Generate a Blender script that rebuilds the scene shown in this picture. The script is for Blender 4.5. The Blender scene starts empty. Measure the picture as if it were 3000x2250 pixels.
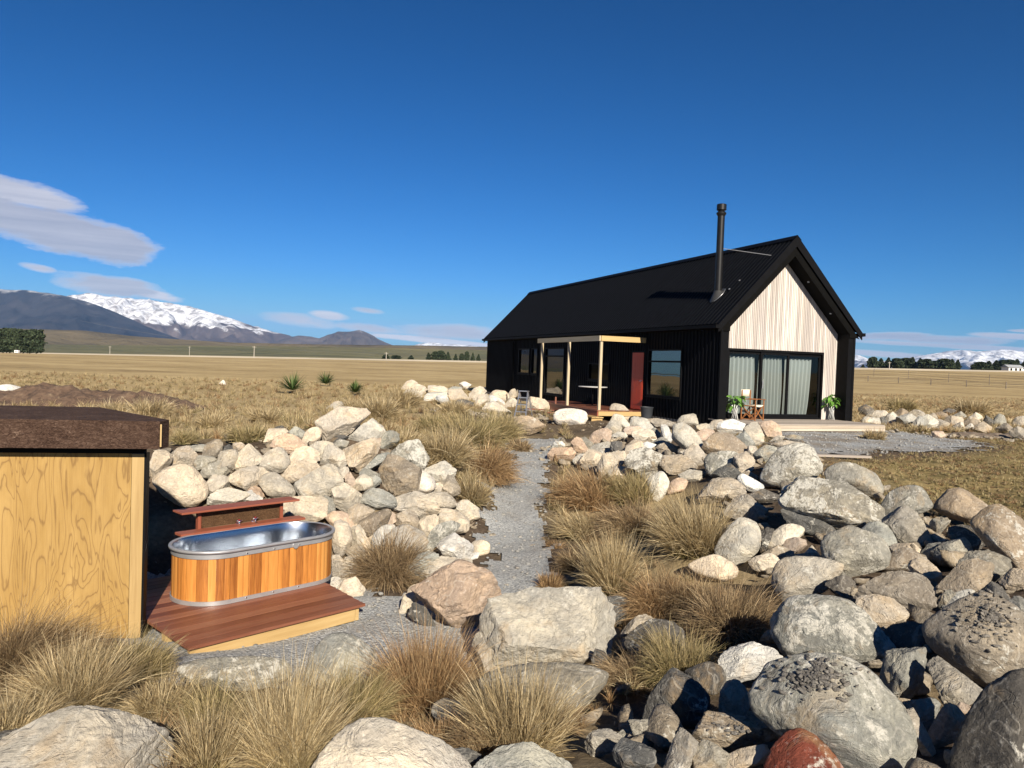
import bpy, bmesh, math, random
import numpy as np
from mathutils import Matrix, Vector
R = math.radians
C = bpy.context.scene.collection
SC = bpy.context.scene
# ------------------------------------------------------------------ camera, sky, sun, exposure
Z0 = 3.0                                    # eye height above the gravel court datum
PITCH, ROLL, FOC = .0263, .0353, 2206.6     # focal length in pixels of a 3000 px wide frame
SUN_EL, SUN_AZ = 28.0, 164.5                # azimuth clockwise from +Y
cam_d = bpy.data.cameras.new('camera'); cam = bpy.data.objects.new('camera', cam_d); C.objects.link(cam)
cam_d.sensor_width = 36; cam_d.lens = FOC / 3000 * 36; cam_d.clip_start = .05; cam_d.clip_end = 60000
cp, sp, cr, sr = math.cos(PITCH), math.sin(PITCH), math.cos(ROLL), math.sin(ROLL)
_rt, _up, _fw = Vector((1, 0, 0)), Vector((0, sp, cp)), Vector((0, cp, -sp))
_X = _rt * cr + _up * sr; _Y = _up * cr - _rt * sr; _Z = -_fw
cam.matrix_world = Matrix(((_X.x, _Y.x, _Z.x, 0), (_X.y, _Y.y, _Z.y, 0), (_X.z, _Y.z, _Z.z, Z0), (0, 0, 0, 1)))
SC.camera = cam
SC.view_settings.view_transform = 'Standard'; SC.view_settings.look = 'None'
SC.view_settings.exposure = 0.85; SC.view_settings.gamma = 1.0
SC.cycles.max_bounces = 8; SC.cycles.transparent_max_bounces = 12
SC.cycles.volume_bounces = 0

sun_d = bpy.data.lights.new('sun', 'SUN'); sun_d.energy = 5.0; sun_d.angle = R(.5); sun_d.color = (1, .90, .75)
sun = bpy.data.objects.new('sun', sun_d); C.objects.link(sun)
_sd = Vector((math.sin(R(SUN_AZ)) * math.cos(R(SUN_EL)), math.cos(R(SUN_AZ)) * math.cos(R(SUN_EL)), math.sin(R(SUN_EL))))
sun.rotation_euler = (-_sd).to_track_quat('-Z', 'Y').to_euler(); sun.location = (0, -20, 30)


def pdir(px, py):
    """view ray of a photo pixel, scaled so that its y component is about 1"""
    a, b = px - 1500, py - 1125
    u = (cr * a + sr * b) / FOC; v = -(-sr * a + cr * b) / FOC
    return np.array([u, cp + v * sp, -sp + v * cp])


def at(px, py, d):
    q = pdir(px, py); q = q * (d / q[1]); q[2] += Z0
    return q


class NT:
    """small helper for node trees"""
    def __init__(s, nt): s.nt = nt; s.n = nt.nodes; s.l = nt.links
    def new(s, t, **kw):
        n = s.n.new(t)
        for k, v in kw.items():
            if k == 'inp':
                for i, val in v.items(): s.set(n.inputs[i], val)
            else: setattr(n, k, v)
        return n
    def set(s, sock, val):
        if hasattr(val, 'is_output') or isinstance(val, bpy.types.NodeSocket): s.l.new(val, sock)
        else: sock.default_value = val
    def math(s, op, a, b=None, c=None, clamp=False):
        n = s.n.new('ShaderNodeMath'); n.operation = op; n.use_clamp = clamp
        for i, v in enumerate((a, b, c)):
            if v is not None: s.set(n.inputs[i], v)
        return n.outputs[0]
    def ramp(s, fac, stops, interp='LINEAR'):
        n = s.n.new('ShaderNodeValToRGB'); n.color_ramp.interpolation = interp
        e = n.color_ramp.elements
        while len(e) < len(stops): e.new(.5)
        for k, (p, c) in enumerate(stops):
            e[k].position = p
            if not hasattr(c, '__len__'): c = (c, c, c)
            e[k].color = tuple(c) + (1,) if len(c) == 3 else c
        s.set(n.inputs[0], fac); return n.outputs[0]
    def mix(s, fac, a, b, mode='MIX'):
        n = s.n.new('ShaderNodeMix'); n.data_type = 'RGBA'; n.blend_type = mode
        for i, v in ((0, fac), (6, a), (7, b)):
            if isinstance(v, tuple) and len(v) == 3: v = v + (1,)
            s.set(n.inputs[i], v)
        return n.outputs[2]
    def noise(s, vec, scale, detail=4, rough=.55, dist=0, out=0):
        n = s.n.new('ShaderNodeTexNoise')
        if vec is not None: s.l.new(vec, n.inputs['Vector'])
        n.inputs['Scale'].default_value = scale; n.inputs['Detail'].default_value = detail
        n.inputs['Roughness'].default_value = rough; n.inputs['Distortion'].default_value = dist
        return n.outputs[out]
    def vmath(s, op, a, b=None, scale=None):
        n = s.n.new('ShaderNodeVectorMath'); n.operation = op
        s.set(n.inputs[0], a)
        if b is not None: s.set(n.inputs[1], b)
        if scale is not None: s.set(n.inputs['Scale'], scale)
        return n.outputs[0]
    def bump(s, h, strength=.5, dist=.02):
        n = s.n.new('ShaderNodeBump'); n.inputs['Strength'].default_value = strength
        n.inputs['Distance'].default_value = dist; s.l.new(h, n.inputs['Height']); return n.outputs[0]


# world: sky texture with soft clouds laid out by azimuth and elevation
W_ = bpy.data.worlds.new('World'); SC.world = W_; W_.use_nodes = True
nt = NT(W_.node_tree); nt.n.clear()
sky = nt.new('ShaderNodeTexSky', sky_type='NISHITA', sun_disc=False)
sky.sun_elevation = R(SUN_EL); sky.sun_rotation = R(SUN_AZ); sky.altitude = 500
sky.air_density = 1.0; sky.dust_density = 0.0; sky.ozone_density = 2.0
# steeper and bluer than the plain sky model: the photograph's deep winter sky
sk3 = nt.new('ShaderNodeSeparateXYZ', inp={0: sky.outputs[0]})
chan = [nt.math('MINIMUM', nt.math('MULTIPLY', nt.math('POWER', sk3.outputs[c], g), k), mx) for c, (g, k, mx) in enumerate(((2.15, .023, 2.6), (1.42, .185, 5.2), (1.46, .285, 7.6)))]
deep = nt.new('ShaderNodeCombineXYZ', inp={0: chan[0], 1: chan[1], 2: chan[2]}).outputs[0]
tc = nt.new('ShaderNodeTexCoord'); sx = nt.new('ShaderNodeSeparateXYZ', inp={0: tc.outputs['Generated']})
azn = nt.math('ARCTAN2', sx.outputs[0], sx.outputs[1]); eln = nt.math('ARCSINE', sx.outputs[2])
cv = nt.new('ShaderNodeCombineXYZ', inp={0: azn, 1: nt.math('MULTIPLY', eln, 3.0)})
w1 = nt.noise(cv.outputs[0], 9, 6, .6); w2 = nt.noise(cv.outputs[0], 24, 7, .68)
CLOUDS = [  # px, py, half width, half height, tilt (px per px), softness, grey
    (20, 556, 215, 46, .11, .6, .55), (140, 668, 310, 72, .13, .55, .8), (110, 785, 55, 13, .1, .9, .5), (320, 838, 165, 34, .06, .7, .7),
    (445, 862, 105, 17, .12, .6, .2), (880, 940, 115, 22, .05, 1.0, .35), (965, 926, 60, 14, .02, .9, .2), (1080, 962, 120, 14, .03, 1.1, .5),
    (1330, 972, 190, 26, -.01, .9, .55), (1300, 1000, 260, 10, .02, .7, .05), (760, 985, 60, 9, .05, .9, .05), (1080, 910, 50, 9, .05, 1.2, .5),
    (2600, 985, 150, 13, -.06, .6, .75), (2780, 995, 180, 16, -.02, .6, .75), (2760, 1012, 330, 9, .01, .8, .6),
    (2950, 985, 120, 10, .02, .7, .6), (2560, 1035, 160, 10, .02, .8, .5), (3020, 970, 60, 5, .0, .8, .7), (700, 1010, 900, 6, .02, 1.2, .1)]
dens = None; grey = None
for px, py, hw, hh, tl, sf, gy in CLOUDS:
    q = pdir(px, py); q /= np.linalg.norm(q)
    a0 = math.atan2(q[0], q[1]); e0 = math.asin(q[2])
    k = 1 / FOC * math.cos(a0)
    da = nt.math('SUBTRACT', azn, a0); de = nt.math('SUBTRACT', eln, e0)
    de = nt.math('ADD', de, nt.math('MULTIPLY', da, tl + .035))
    r2 = nt.math('ADD', nt.math('POWER', nt.math('ABSOLUTE', nt.math('DIVIDE', da, hw * k)), 2.2), nt.math('POWER', nt.math('ABSOLUTE', nt.math('DIVIDE', de, hh * k)), 2.0))
    wob = nt.math('ADD', nt.math('MULTIPLY_ADD', w1, 2.2, -1.1), nt.math('MULTIPLY_ADD', w2, 1.25, -.62))
    m = nt.math('DIVIDE', nt.math('ADD', nt.math('SUBTRACT', 1, r2), wob), sf, clamp=True)
    m = nt.math('SMOOTH_MIN', m, 1, .3)
    g = nt.math('MULTIPLY', m, gy)
    dens = m if dens is None else nt.math('MAXIMUM', dens, m)
    grey = g if grey is None else nt.math('MAXIMUM', grey, g)
st = nt.new('ShaderNodeCombineXYZ', inp={0: nt.math('MULTIPLY', azn, .5), 1: nt.math('MULTIPLY', eln, 9)})
w3 = nt.noise(st.outputs[0], 14, 5, .6)
shade = nt.math('ADD', grey, nt.math('MULTIPLY_ADD', w3, .7, -.35), clamp=True)
CLOUD_LIT, CLOUD_DARK = (7.8, 7.5, 7.8), (3.1, 3.25, 4.0)
ccol = nt.mix(shade, CLOUD_LIT, CLOUD_DARK)
dens = nt.math('MULTIPLY', dens, .93, clamp=True)
skc = nt.mix(dens, deep, ccol)
bg = nt.new('ShaderNodeBackground', inp={0: skc, 1: .068})
nt.l.new(bg.outputs[0], nt.new('ShaderNodeOutputWorld').inputs[0])

# ------------------------------------------------------------------ helpers
def tag(o, label=None, cat=None, group=None, kind=None):
    if label: o['label'] = label
    if cat: o['category'] = cat
    if group: o['group'] = group
    if kind: o['kind'] = kind
    return o


def empty(name, loc=(0, 0, 0), rz=0, label=None, cat=None, group=None):
    o = bpy.data.objects.new(name, None); C.objects.link(o); o.location = loc; o.rotation_euler = (0, 0, rz)
    o.empty_display_size = .1
    return tag(o, label, cat, group)


def link(name, me, m=None, parent=None):
    o = bpy.data.objects.new(name, me); C.objects.link(o)
    if m: me.materials.append(m)
    if parent: o.parent = parent
    return o


def np_mesh(name, V, F, smooth=False, tint=None, col=None):
    """mesh from arrays; F is an (n,k) int array or a list of index lists"""
    me = bpy.data.meshes.new(name)
    V = np.asarray(V, np.float32).reshape(-1, 3)
    if isinstance(F, np.ndarray):
        n, k = F.shape
        me.vertices.add(len(V)); me.vertices.foreach_set('co', V.ravel())
        me.loops.add(n * k); me.loops.foreach_set('vertex_index', F.astype(np.int32).ravel())
        me.polygons.add(n); me.polygons.foreach_set('loop_start', np.arange(0, n * k, k, dtype=np.int32))
        me.polygons.foreach_set('loop_total', np.full(n, k, np.int32))
        me.update(calc_edges=True)
    else:
        me.from_pydata(V.tolist(), [], F); me.update()
    if smooth: me.polygons.foreach_set('use_smooth', np.ones(len(me.polygons), bool))
    if tint is not None:
        a = me.attributes.new('tint', 'FLOAT', 'FACE'); a.data.foreach_set('value', np.asarray(tint, np.float32))
    if col is not None:
        a = me.attributes.new('Col', 'FLOAT_COLOR', 'POINT')
        cc = np.ones((len(V), 4), np.float32); cc[:, :3] = col; a.data.foreach_set('color', cc.ravel())
    return me


class MB:
    def __init__(s): s.v = []; s.f = []; s.t = []
    def add(s, vs, fs, tint=.5):
        n = len(s.v); s.v += [tuple(float(c) for c in p) for p in vs]
        for f in fs: s.f.append([n + i for i in f]); s.t.append(tint)
        return s
    def box(s, x0, x1, y0, y1, z0, z1, tint=.5, M=None, bev=0.0):
        b = bev
        if b <= 0:
            vs = [(x, y, z) for z in (z0, z1) for x, y in ((x0, y0), (x1, y0), (x1, y1), (x0, y1))]
            fs = [(0, 3, 2, 1), (4, 5, 6, 7), (0, 1, 5, 4), (1, 2, 6, 5), (2, 3, 7, 6), (3, 0, 4, 7)]
        else:
            bm = bmesh.new(); bmesh.ops.create_cube(bm, size=1)
            for v in bm.verts: v.co = Vector(((x0 + x1) / 2 + v.co.x * (x1 - x0), (y0 + y1) / 2 + v.co.y * (y1 - y0), (z0 + z1) / 2 + v.co.z * (z1 - z0)))
            bmesh.ops.bevel(bm, geom=bm.edges[:], offset=b, segments=2, affect='EDGES', profile=.5)
            bm.verts.index_update(); vs = [v.co[:] for v in bm.verts]; fs = [[v.index for v in f.verts] for f in bm.faces]; bm.free()
        if M is not None: vs = [(M @ Vector(p))[:] for p in vs]
        return s.add(vs, fs, tint)
    def bar(s, p, q, w, h=None, tint=.5, up=(0, 0, 1), bev=0.0):
        p, q = Vector(p), Vector(q); d = q - p; L = d.length; d.normalize(); h = h or w
        upv = Vector(up)
        if abs(d.dot(upv)) > .98: upv = Vector((1, 0, 0))
        x = d.cross(upv).normalized(); z = x.cross(d)
        M = Matrix(((x.x, d.x, z.x, p.x), (x.y, d.y, z.y, p.y), (x.z, d.z, z.z, p.z), (0, 0, 0, 1)))
        return s.box(-w / 2, w / 2, 0, L, -h / 2, h / 2, tint, M, bev)
    def tube(s, pts, r, n=10, tint=.5, caps=True):
        pts = [Vector(p) for p in pts]; rs = r if hasattr(r, '__len__') else [r] * len(pts)
        vs = []; fs = []
        for i, p in enumerate(pts):
            d = (pts[min(i + 1, len(pts) - 1)] - pts[max(i - 1, 0)]).normalized()
            a = d.cross(Vector((0, 0, 1)))
            if a.length < 1e-3: a = Vector((1, 0, 0))
            a.normalize(); b = d.cross(a)
            for k in range(n):
                t = 2 * math.pi * k / n; vs.append(p + (a * math.cos(t) + b * math.sin(t)) * rs[i])
        for i in range(len(pts) - 1):
            for k in range(n):
                k2 = (k + 1) % n; fs.append((i * n + k, i * n + k2, (i + 1) * n + k2, (i + 1) * n + k))
        if caps: fs.append(tuple(range(n))[::-1]); fs.append(tuple((len(pts) - 1) * n + k for k in range(n)))
        return s.add(vs, fs, tint)
    def prism(s, poly, z0, z1, tint=.5):
        n = len(poly)
        vs = [(p[0], p[1], z0) for p in poly] + [(p[0], p[1], z1) for p in poly]
        fs = [tuple(range(n))[::-1], tuple(range(n, 2 * n))] + [(i, (i + 1) % n, n + (i + 1) % n, n + i) for i in range(n)]
        return s.add(vs, fs, tint)
    def build(s, name, m=None, parent=None, smooth=False, auto=None):
        me = bpy.data.meshes.new(name); me.from_pydata(s.v, [], s.f)
        a = me.attributes.new('tint', 'FLOAT', 'FACE'); a.data.foreach_set('value', s.t)
        bm = bmesh.new(); bm.from_mesh(me); bmesh.ops.recalc_face_normals(bm, faces=bm.faces); bm.to_mesh(me); bm.free()
        if smooth:
            me.polygons.foreach_set('use_smooth', [True] * len(me.polygons))
            if auto: me.set_sharp_from_angle(angle=R(auto))
        return link(name, me, m, parent)


def hash3(i, j, k, seed):
    h = (i * 374761393 + j * 668265263 + k * 1274126177 + seed * 1442695041) & 0xffffffff
    h = ((h ^ (h >> 13)) * 1103515245) & 0xffffffff
    h = ((h ^ (h >> 16)) * 2246822519) & 0xffffffff
    return (h ^ (h >> 15)) / 4294967296.0


def vnoise(P, seed=0):
    P = np.asarray(P, float); I = np.floor(P).astype(np.int64); f = P - I; f = f * f * f * (f * (f * 6 - 15) + 10)
    out = 0
    for a in (0, 1):
        for b in (0, 1):
            for c in (0, 1):
                w = (f[:, 0] if a else 1 - f[:, 0]) * (f[:, 1] if b else 1 - f[:, 1]) * (f[:, 2] if c else 1 - f[:, 2])
                out = out + w * hash3(I[:, 0] + a, I[:, 1] + b, I[:, 2] + c, seed)
    return out * 2 - 1


def fbm(P, seed=0, oct=4, gain=.5):
    s = 0; a = 1; n = 0
    for o in range(oct): s = s + a * vnoise(P * 2 ** o, seed + o * 17); n += a; a *= gain
    return s / n


# ------------------------------------------------------------------ materials
MATS = {}
def material(name):
    m = bpy.data.materials.new(name); m.use_nodes = True
    t = NT(m.node_tree); b = t.n['Principled BSDF']
    MATS[name] = m
    return m, t, b


def simple(name, col, rough=.6, metal=0, var=.15, scale=8, bump=0.0, spec=.5):
    m, t, b = material(name)
    tc = t.new('ShaderNodeTexCoord'); n = t.noise(tc.outputs['Object'], scale, 5, .6)
    lo = tuple(c * (1 - var) for c in col); hi = tuple(min(1, c * (1 + var)) for c in col)
    t.l.new(t.ramp(n, [(.3, lo), (.7, hi)]), b.inputs['Base Color'])
    b.inputs['Roughness'].default_value = rough; b.inputs['Metallic'].default_value = metal; b.inputs['Specular IOR Level'].default_value = spec
    if bump: t.l.new(t.bump(n, bump, .01), b.inputs['Normal'])
    return m


def wood(name, lo, mid, hi, axis=2, rough=.55, fine=60, tint=.6, bump=.15, grey=None, stretch=.06):
    """boards: grain stretched along one axis, every board its own tint"""
    m, t, b = material(name)
    tc = t.new('ShaderNodeTexCoord'); at_ = t.new('ShaderNodeAttribute', attribute_name='tint')
    sc = [1, 1, 1]; sc[axis] = stretch
    v = t.vmath('MULTIPLY', tc.outputs['Object'], tuple(sc))
    off = t.new('ShaderNodeCombineXYZ', inp={i: t.math('MULTIPLY', at_.outputs['Fac'], 37.0 + 11 * i) for i in range(3)})
    v = t.vmath('ADD', v, off.outputs[0])
    g = t.noise(v, fine, 5, .65, .6); big = t.noise(v, fine / 7, 4, .6, 1.0)
    f = t.math('ADD', t.math('MULTIPLY', g, .45), t.math('ADD', t.math('MULTIPLY', big, .35), t.math('MULTIPLY', at_.outputs['Fac'], tint)))
    f = t.math('SUBTRACT', f, tint * .5 - .1)
    c = t.ramp(f, [(.28, lo), (.5, mid), (.74, hi)])
    if grey:
        gm = t.ramp(t.noise(t.vmath('MULTIPLY', tc.outputs['Object'], (7, 7, .32)), 1.3, 5, .7), [(.40, 0), (.58, 1)])
        sep = t.new('ShaderNodeSeparateXYZ', inp={0: tc.outputs['Object']})
        c = t.mix(t.math('MULTIPLY', gm, grey[3]), c, grey[:3])
    t.l.new(c, b.inputs['Base Color']); b.inputs['Roughness'].default_value = rough; b.inputs['Specular IOR Level'].default_value = .3
    t.l.new(t.bump(g, bump, .004), b.inputs['Normal'])
    return m


steel_black = simple('black_steel', (.0030, .0034, .0046), .6, 0, .25, 3, spec=.07)
trim_black = simple('black_trim', (.0048, .0048, .0055), .55, 0, .2, 5, spec=.08)
soffit_black = simple('black_soffit', (.0045, .0044, .0042), .8, 0, .2, 5, spec=.05)
flue_black = simple('black_flue', (.009, .009, .0095), .42, 0, .2, 4, spec=.3)
red_paint = simple('red_paint', (.66, .065, .016), .45, 0, .06, 3)
chrome = simple('chrome', (.8, .8, .8), .08, 1, .03, 5)
alu = simple('aluminium', (.62, .63, .65), .35, .8, .1, 9)
galv = simple('galvanised_steel', (.40, .40, .41), .42, .55, .12, 6)
tank = simple('tank_steel', (.46, .49, .53), .24, 1, .10, 3)
concrete = simple('concrete', (.16, .155, .15), .9, 0, .2, 9, .2)
pot_grey = simple('grey_pot', (.03, .034, .04), .6, 0, .15, 6)
canvas = simple('cream_canvas', (.72, .66, .52), .9, 0, .08, 20)
white_paint = simple('white_paint', (.75, .74, .70), .6, 0, .1, 1)
grey_paint = simple('grey_roof', (.30, .31, .32), .6, 0, .1, 1)
room_paint = simple('room_paint', (.16, .16, .15), .9, 0, .05, 1)
leaf_green = simple('plant_leaf', (.10, .22, .035), .4, 0, .5, 9)
stem_pale = simple('pale_stem', (.55, .55, .52), .5, 0, .3, 30)
post_wood = simple('weathered_post', (.17, .14, .11), .9, 0, .3, 4)
pole_wood = simple('pale_pole', (.42, .38, .33), .8, 0, .2, 3)
wire_m = simple('wire', (.25, .25, .25), .5, .6, .1, 3)
lamp_glass = simple('lamp_lens', (.6, .6, .58), .3, 0, .05, 3)
bark = simple('bark', (.06, .045, .035), .95, 0, .3, 6)

pine = wood('pale_pine', (.28, .175, .065), (.40, .27, .115), (.50, .37, .18), 0, .6, 30, .25)
pine_post = wood('pine_post', (.28, .18, .07), (.385, .265, .115), (.48, .35, .18), 2, .6, 30, .25)
cedar = wood('cedar_stave', (.20, .065, .014), (.46, .185, .04), (.60, .29, .08), 2, .5, 45, .36)
decking = wood('red_decking', (.085, .027, .016), (.175, .064, .037), (.26, .115, .07), 0, .45, 40, .5)
red_board = wood('red_board', (.15, .04, .022), (.25, .075, .042), (.33, .12, .075), 0, .5, 40, .3)
grey_deck = wood('weathered_deck', (.18, .15, .125), (.30, .26, .22), (.40, .35, .30), 0, .8, 30, .4)
fascia_pale = wood('bleached_fascia', (.30, .25, .19), (.41, .345, .27), (.50, .43, .345), 0, .8, 30, .4)
chair_wood = wood('chair_wood', (.16, .06, .02), (.27, .11, .04), (.36, .16, .07), 2, .5, 60, .3)
larch = wood('bleached_cladding', (.43, .38, .33), (.60, .55, .49), (.70, .655, .60), 2, .75, 30, .42, .1, (.30, .265, .25, .7), .02)


def mk_ply():
    """rotary cut plywood: wandering contour lines of the annual rings"""
    m, t, b = material('plywood')
    tc = t.new('ShaderNodeTexCoord'); o = tc.outputs['Object']
    w = t.noise(t.vmath('MULTIPLY', o, (2.6, 2.6, .55)), 1.5, 2.5, .42, 1.1)
    w2 = t.noise(t.vmath('MULTIPLY', o, (9, 9, 1.2)), 2.5, 3, .5)
    h = t.math('ADD', w, t.math('MULTIPLY', w2, .05))
    ring = t.math('FRACT', t.math('MULTIPLY', h, 13))
    line = t.ramp(ring, [(0, 1), (.05, .85), (.12, .2), (.5, 0), (.86, .1), (.95, .7), (1, 1)])
    big = t.ramp(t.noise(t.vmath('MULTIPLY', o, (2, 2, .5)), 2.2, 3, .6), [(.35, (.29, .175, .05)), (.7, (.38, .245, .085))])
    fine = t.noise(t.vmath('MULTIPLY', o, (120, 120, 6)), 1, 3, .6)
    c = t.mix(t.math('MULTIPLY', line, .75), big, (.11, .052, .016))
    c = t.mix(.25, c, t.ramp(fine, [(.3, (.25, .15, .05)), (.7, (.40, .265, .10))]))
    mold = t.ramp(t.noise(o, 5, 6, .7), [(.62, 0), (.75, 1)])
    c = t.mix(t.math('MULTIPLY', mold, .25), c, (.2, .13, .06))
    t.l.new(c, b.inputs['Base Color']); b.inputs['Roughness'].default_value = .7; b.inputs['Specular IOR Level'].default_value = .25
    t.l.new(t.bump(t.math('ADD', line, fine), .25, .003), b.inputs['Normal'])
    return m
plywood = mk_ply()


def mk_fibre(name, cols, scale=22):
    m, t, b = material(name)
    tc = t.new('ShaderNodeTexCoord'); o = tc.outputs['Object']
    n = t.noise(t.vmath('MULTIPLY', o, (1, 1, 1.8)), scale, 6, .75, 1.5); big = t.noise(o, 3, 3, .6)
    f = t.math('ADD', t.math('MULTIPLY', n, .8), t.math('MULTIPLY', big, .2))
    t.l.new(t.ramp(f, [(.36, cols[0]), (.5, cols[1]), (.62, cols[2]), (.7, cols[3])]), b.inputs['Base Color'])
    b.inputs['Roughness'].default_value = .95; b.inputs['Specular IOR Level'].default_value = .15
    t.l.new(t.bump(n, 1.0, .02), b.inputs['Normal'])
    return m
cork_roof = mk_fibre('cork_roof', [(.018, .010, .007), (.065, .038, .027), (.125, .08, .058), (.33, .25, .19)])
cork_panel = mk_fibre('cork_panel', [(.03, .016, .008), (.10, .055, .028), (.16, .095, .05), (.26, .17, .10)], 40)


def mk_glass(name, tintc=(.8, .85, .85), fr=1.0):
    m, t, b = material(name); t.n.remove(b)
    gl = t.new('ShaderNodeBsdfGlossy', inp={'Color': (1, 1, 1, 1), 'Roughness': .015})
    tr = t.new('ShaderNodeBsdfTransparent', inp={'Color': tintc + (1,)})
    f = t.new('ShaderNodeFresnel', inp={'IOR': 1.55})
    tc = t.new('ShaderNodeTexCoord')
    n = t.noise(tc.outputs['Object'], .8, 2, .5); bp = t.bump(n, .04, .05)
    t.l.new(bp, gl.inputs['Normal'])
    mx = t.new('ShaderNodeMixShader', inp={0: t.math('MULTIPLY', f.outputs[0], fr, clamp=True), 1: tr.outputs[0], 2: gl.outputs[0]})
    t.l.new(mx.outputs[0], t.n['Material Output'].inputs[0])
    return m
glass = mk_glass('window_glass', (.4, .43, .43), .2)
door_glass = mk_glass('door_glass', (.86, .9, .9), .8)


def mk_curtain():
    m, t, b = material('curtain_cloth')
    b.inputs['Base Color'].default_value = (.36, .385, .375, 1); b.inputs['Roughness'].default_value = .9
    tr = t.new('ShaderNodeBsdfTranslucent', inp={'Color': (.34, .36, .35, 1)})
    mx = t.new('ShaderNodeMixShader', inp={0: .25, 1: b.outputs[0], 2: tr.outputs[0]})
    t.l.new(mx.outputs[0], t.n['Material Output'].inputs[0]); return m
curtain_m = mk_curtain()


def mk_rock():
    """one stone material: tint and lichen amount come from the object's colour"""
    m, t, b = material('stone')
    tc = t.new('ShaderNodeTexCoord'); oi = t.new('ShaderNodeObjectInfo')
    off = t.math('MULTIPLY', oi.outputs['Random'], 91.0)
    v = t.vmath('ADD', tc.outputs['Object'], t.new('ShaderNodeCombineXYZ', inp={0: off, 1: t.math('MULTIPLY', off, 1.7), 2: t.math('MULTIPLY', off, .6)}).outputs[0])
    wv = t.vmath('ADD', v, t.vmath('SCALE', t.noise(v, 1.7, 3, .5, 0, 1), scale=.5))
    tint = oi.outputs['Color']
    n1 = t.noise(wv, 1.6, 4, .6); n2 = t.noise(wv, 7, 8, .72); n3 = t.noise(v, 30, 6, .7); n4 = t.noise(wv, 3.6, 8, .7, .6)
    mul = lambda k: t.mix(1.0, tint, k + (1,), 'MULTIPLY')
    c = t.mix(t.ramp(n1, [(.38, 0), (.62, 1)]), mul((.74, .76, .80)), mul((1.14, 1.09, 1.0)))
    c = t.mix(t.math('MULTIPLY', t.ramp(n4, [(.44, 1), (.54, 0)]), .62), c, mul((.55, .56, .58)))
    # mineral banding and speckle
    sep = t.vmath('MULTIPLY', wv, (.6, .8, 3.2)); band = t.noise(sep, 4, 8, .68, .8)
    c = t.mix(t.math('MULTIPLY', t.ramp(band, [(.50, 0), (.58, 1)]), .42), c, mul((.60, .58, .57)))
    c = t.mix(t.math('MULTIPLY', t.ramp(n3, [(.36, 1), (.50, 0)]), .42), c, mul((.45, .45, .45)))
    c = t.mix(t.math('MULTIPLY', t.ramp(n3, [(.56, 0), (.66, 1)]), .45), c, t.mix(.5, mul((1.35, 1.33, 1.3)), (.62, .60, .55)))
    # iron stain
    stain = t.ramp(t.noise(wv, 3.1, 5, .65, .4), [(.56, 0), (.72, 1)])
    c = t.mix(t.math('MULTIPLY', stain, .42), c, (.44, .30, .15))
    # pale crust of lichen, blotchy
    pl = t.math('ADD', t.math('MULTIPLY', n2, .5), t.math('ADD', t.math('MULTIPLY', t.noise(v, 2.0, 3, .6), .35), t.math('MULTIPLY', n3, .25)))
    th = t.math('SUBTRACT', .67, t.math('MULTIPLY', oi.outputs['Alpha'], .13))
    lm = t.math('MULTIPLY', t.math('SUBTRACT', pl, th), 22, clamp=True)
    c = t.mix(t.math('MULTIPLY', lm, .85), c, t.mix(n3, (.42, .41, .36), (.68, .65, .57)))
    # dark crust
    dk = t.math('MULTIPLY', t.math('SUBTRACT', t.noise(v, 4.3, 6, .7), .60), 9, clamp=True)
    c = t.mix(t.math('MULTIPLY', dk, t.math('MULTIPLY_ADD', oi.outputs['Alpha'], .5, .06)), c, (.055, .052, .048))
    # quartz veins
    vn = t.math('ABSOLUTE', t.math('SUBTRACT', t.noise(wv, 2.6, 3, .5, .3), .5))
    vm = t.ramp(vn, [(0, 1), (.005, .7), (.011, 0)])
    c = t.mix(t.math('MULTIPLY', vm, .24), c, (.66, .62, .54))
    t.l.new(c, b.inputs['Base Color']); b.inputs['Roughness'].default_value = .85; b.inputs['Specular IOR Level'].default_value = .25
    crack = t.ramp(t.math('ABSOLUTE', t.math('SUBTRACT', t.noise(wv, 3.4, 4, .6, .5), .5)), [(0, 0), (.02, 1)])
    h = t.math('ADD', t.math('MULTIPLY', n2, .8), t.math('ADD', t.math('MULTIPLY', n4, .9), t.math('ADD', t.math('MULTIPLY', n3, .3), t.math('MULTIPLY', crack, .10))))
    t.l.new(t.bump(h, .95, .06), b.inputs['Normal'])
    return m
stone = mk_rock()


def mk_blade():
    m, t, b = material('grass_blade')
    a = t.new('ShaderNodeAttribute', attribute_name='Col')
    t.l.new(a.outputs['Color'], b.inputs['Base Color']); b.inputs['Roughness'].default_value = .6; b.inputs['Specular IOR Level'].default_value = .3
    tr = t.new('ShaderNodeBsdfTranslucent', inp={'Color': a.outputs['Color']})
    mx = t.new('ShaderNodeMixShader', inp={0: .3, 1: b.outputs[0], 2: tr.outputs[0]})
    t.l.new(mx.outputs[0], t.n['Material Output'].inputs[0]); return m
blade_m = mk_blade()


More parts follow.
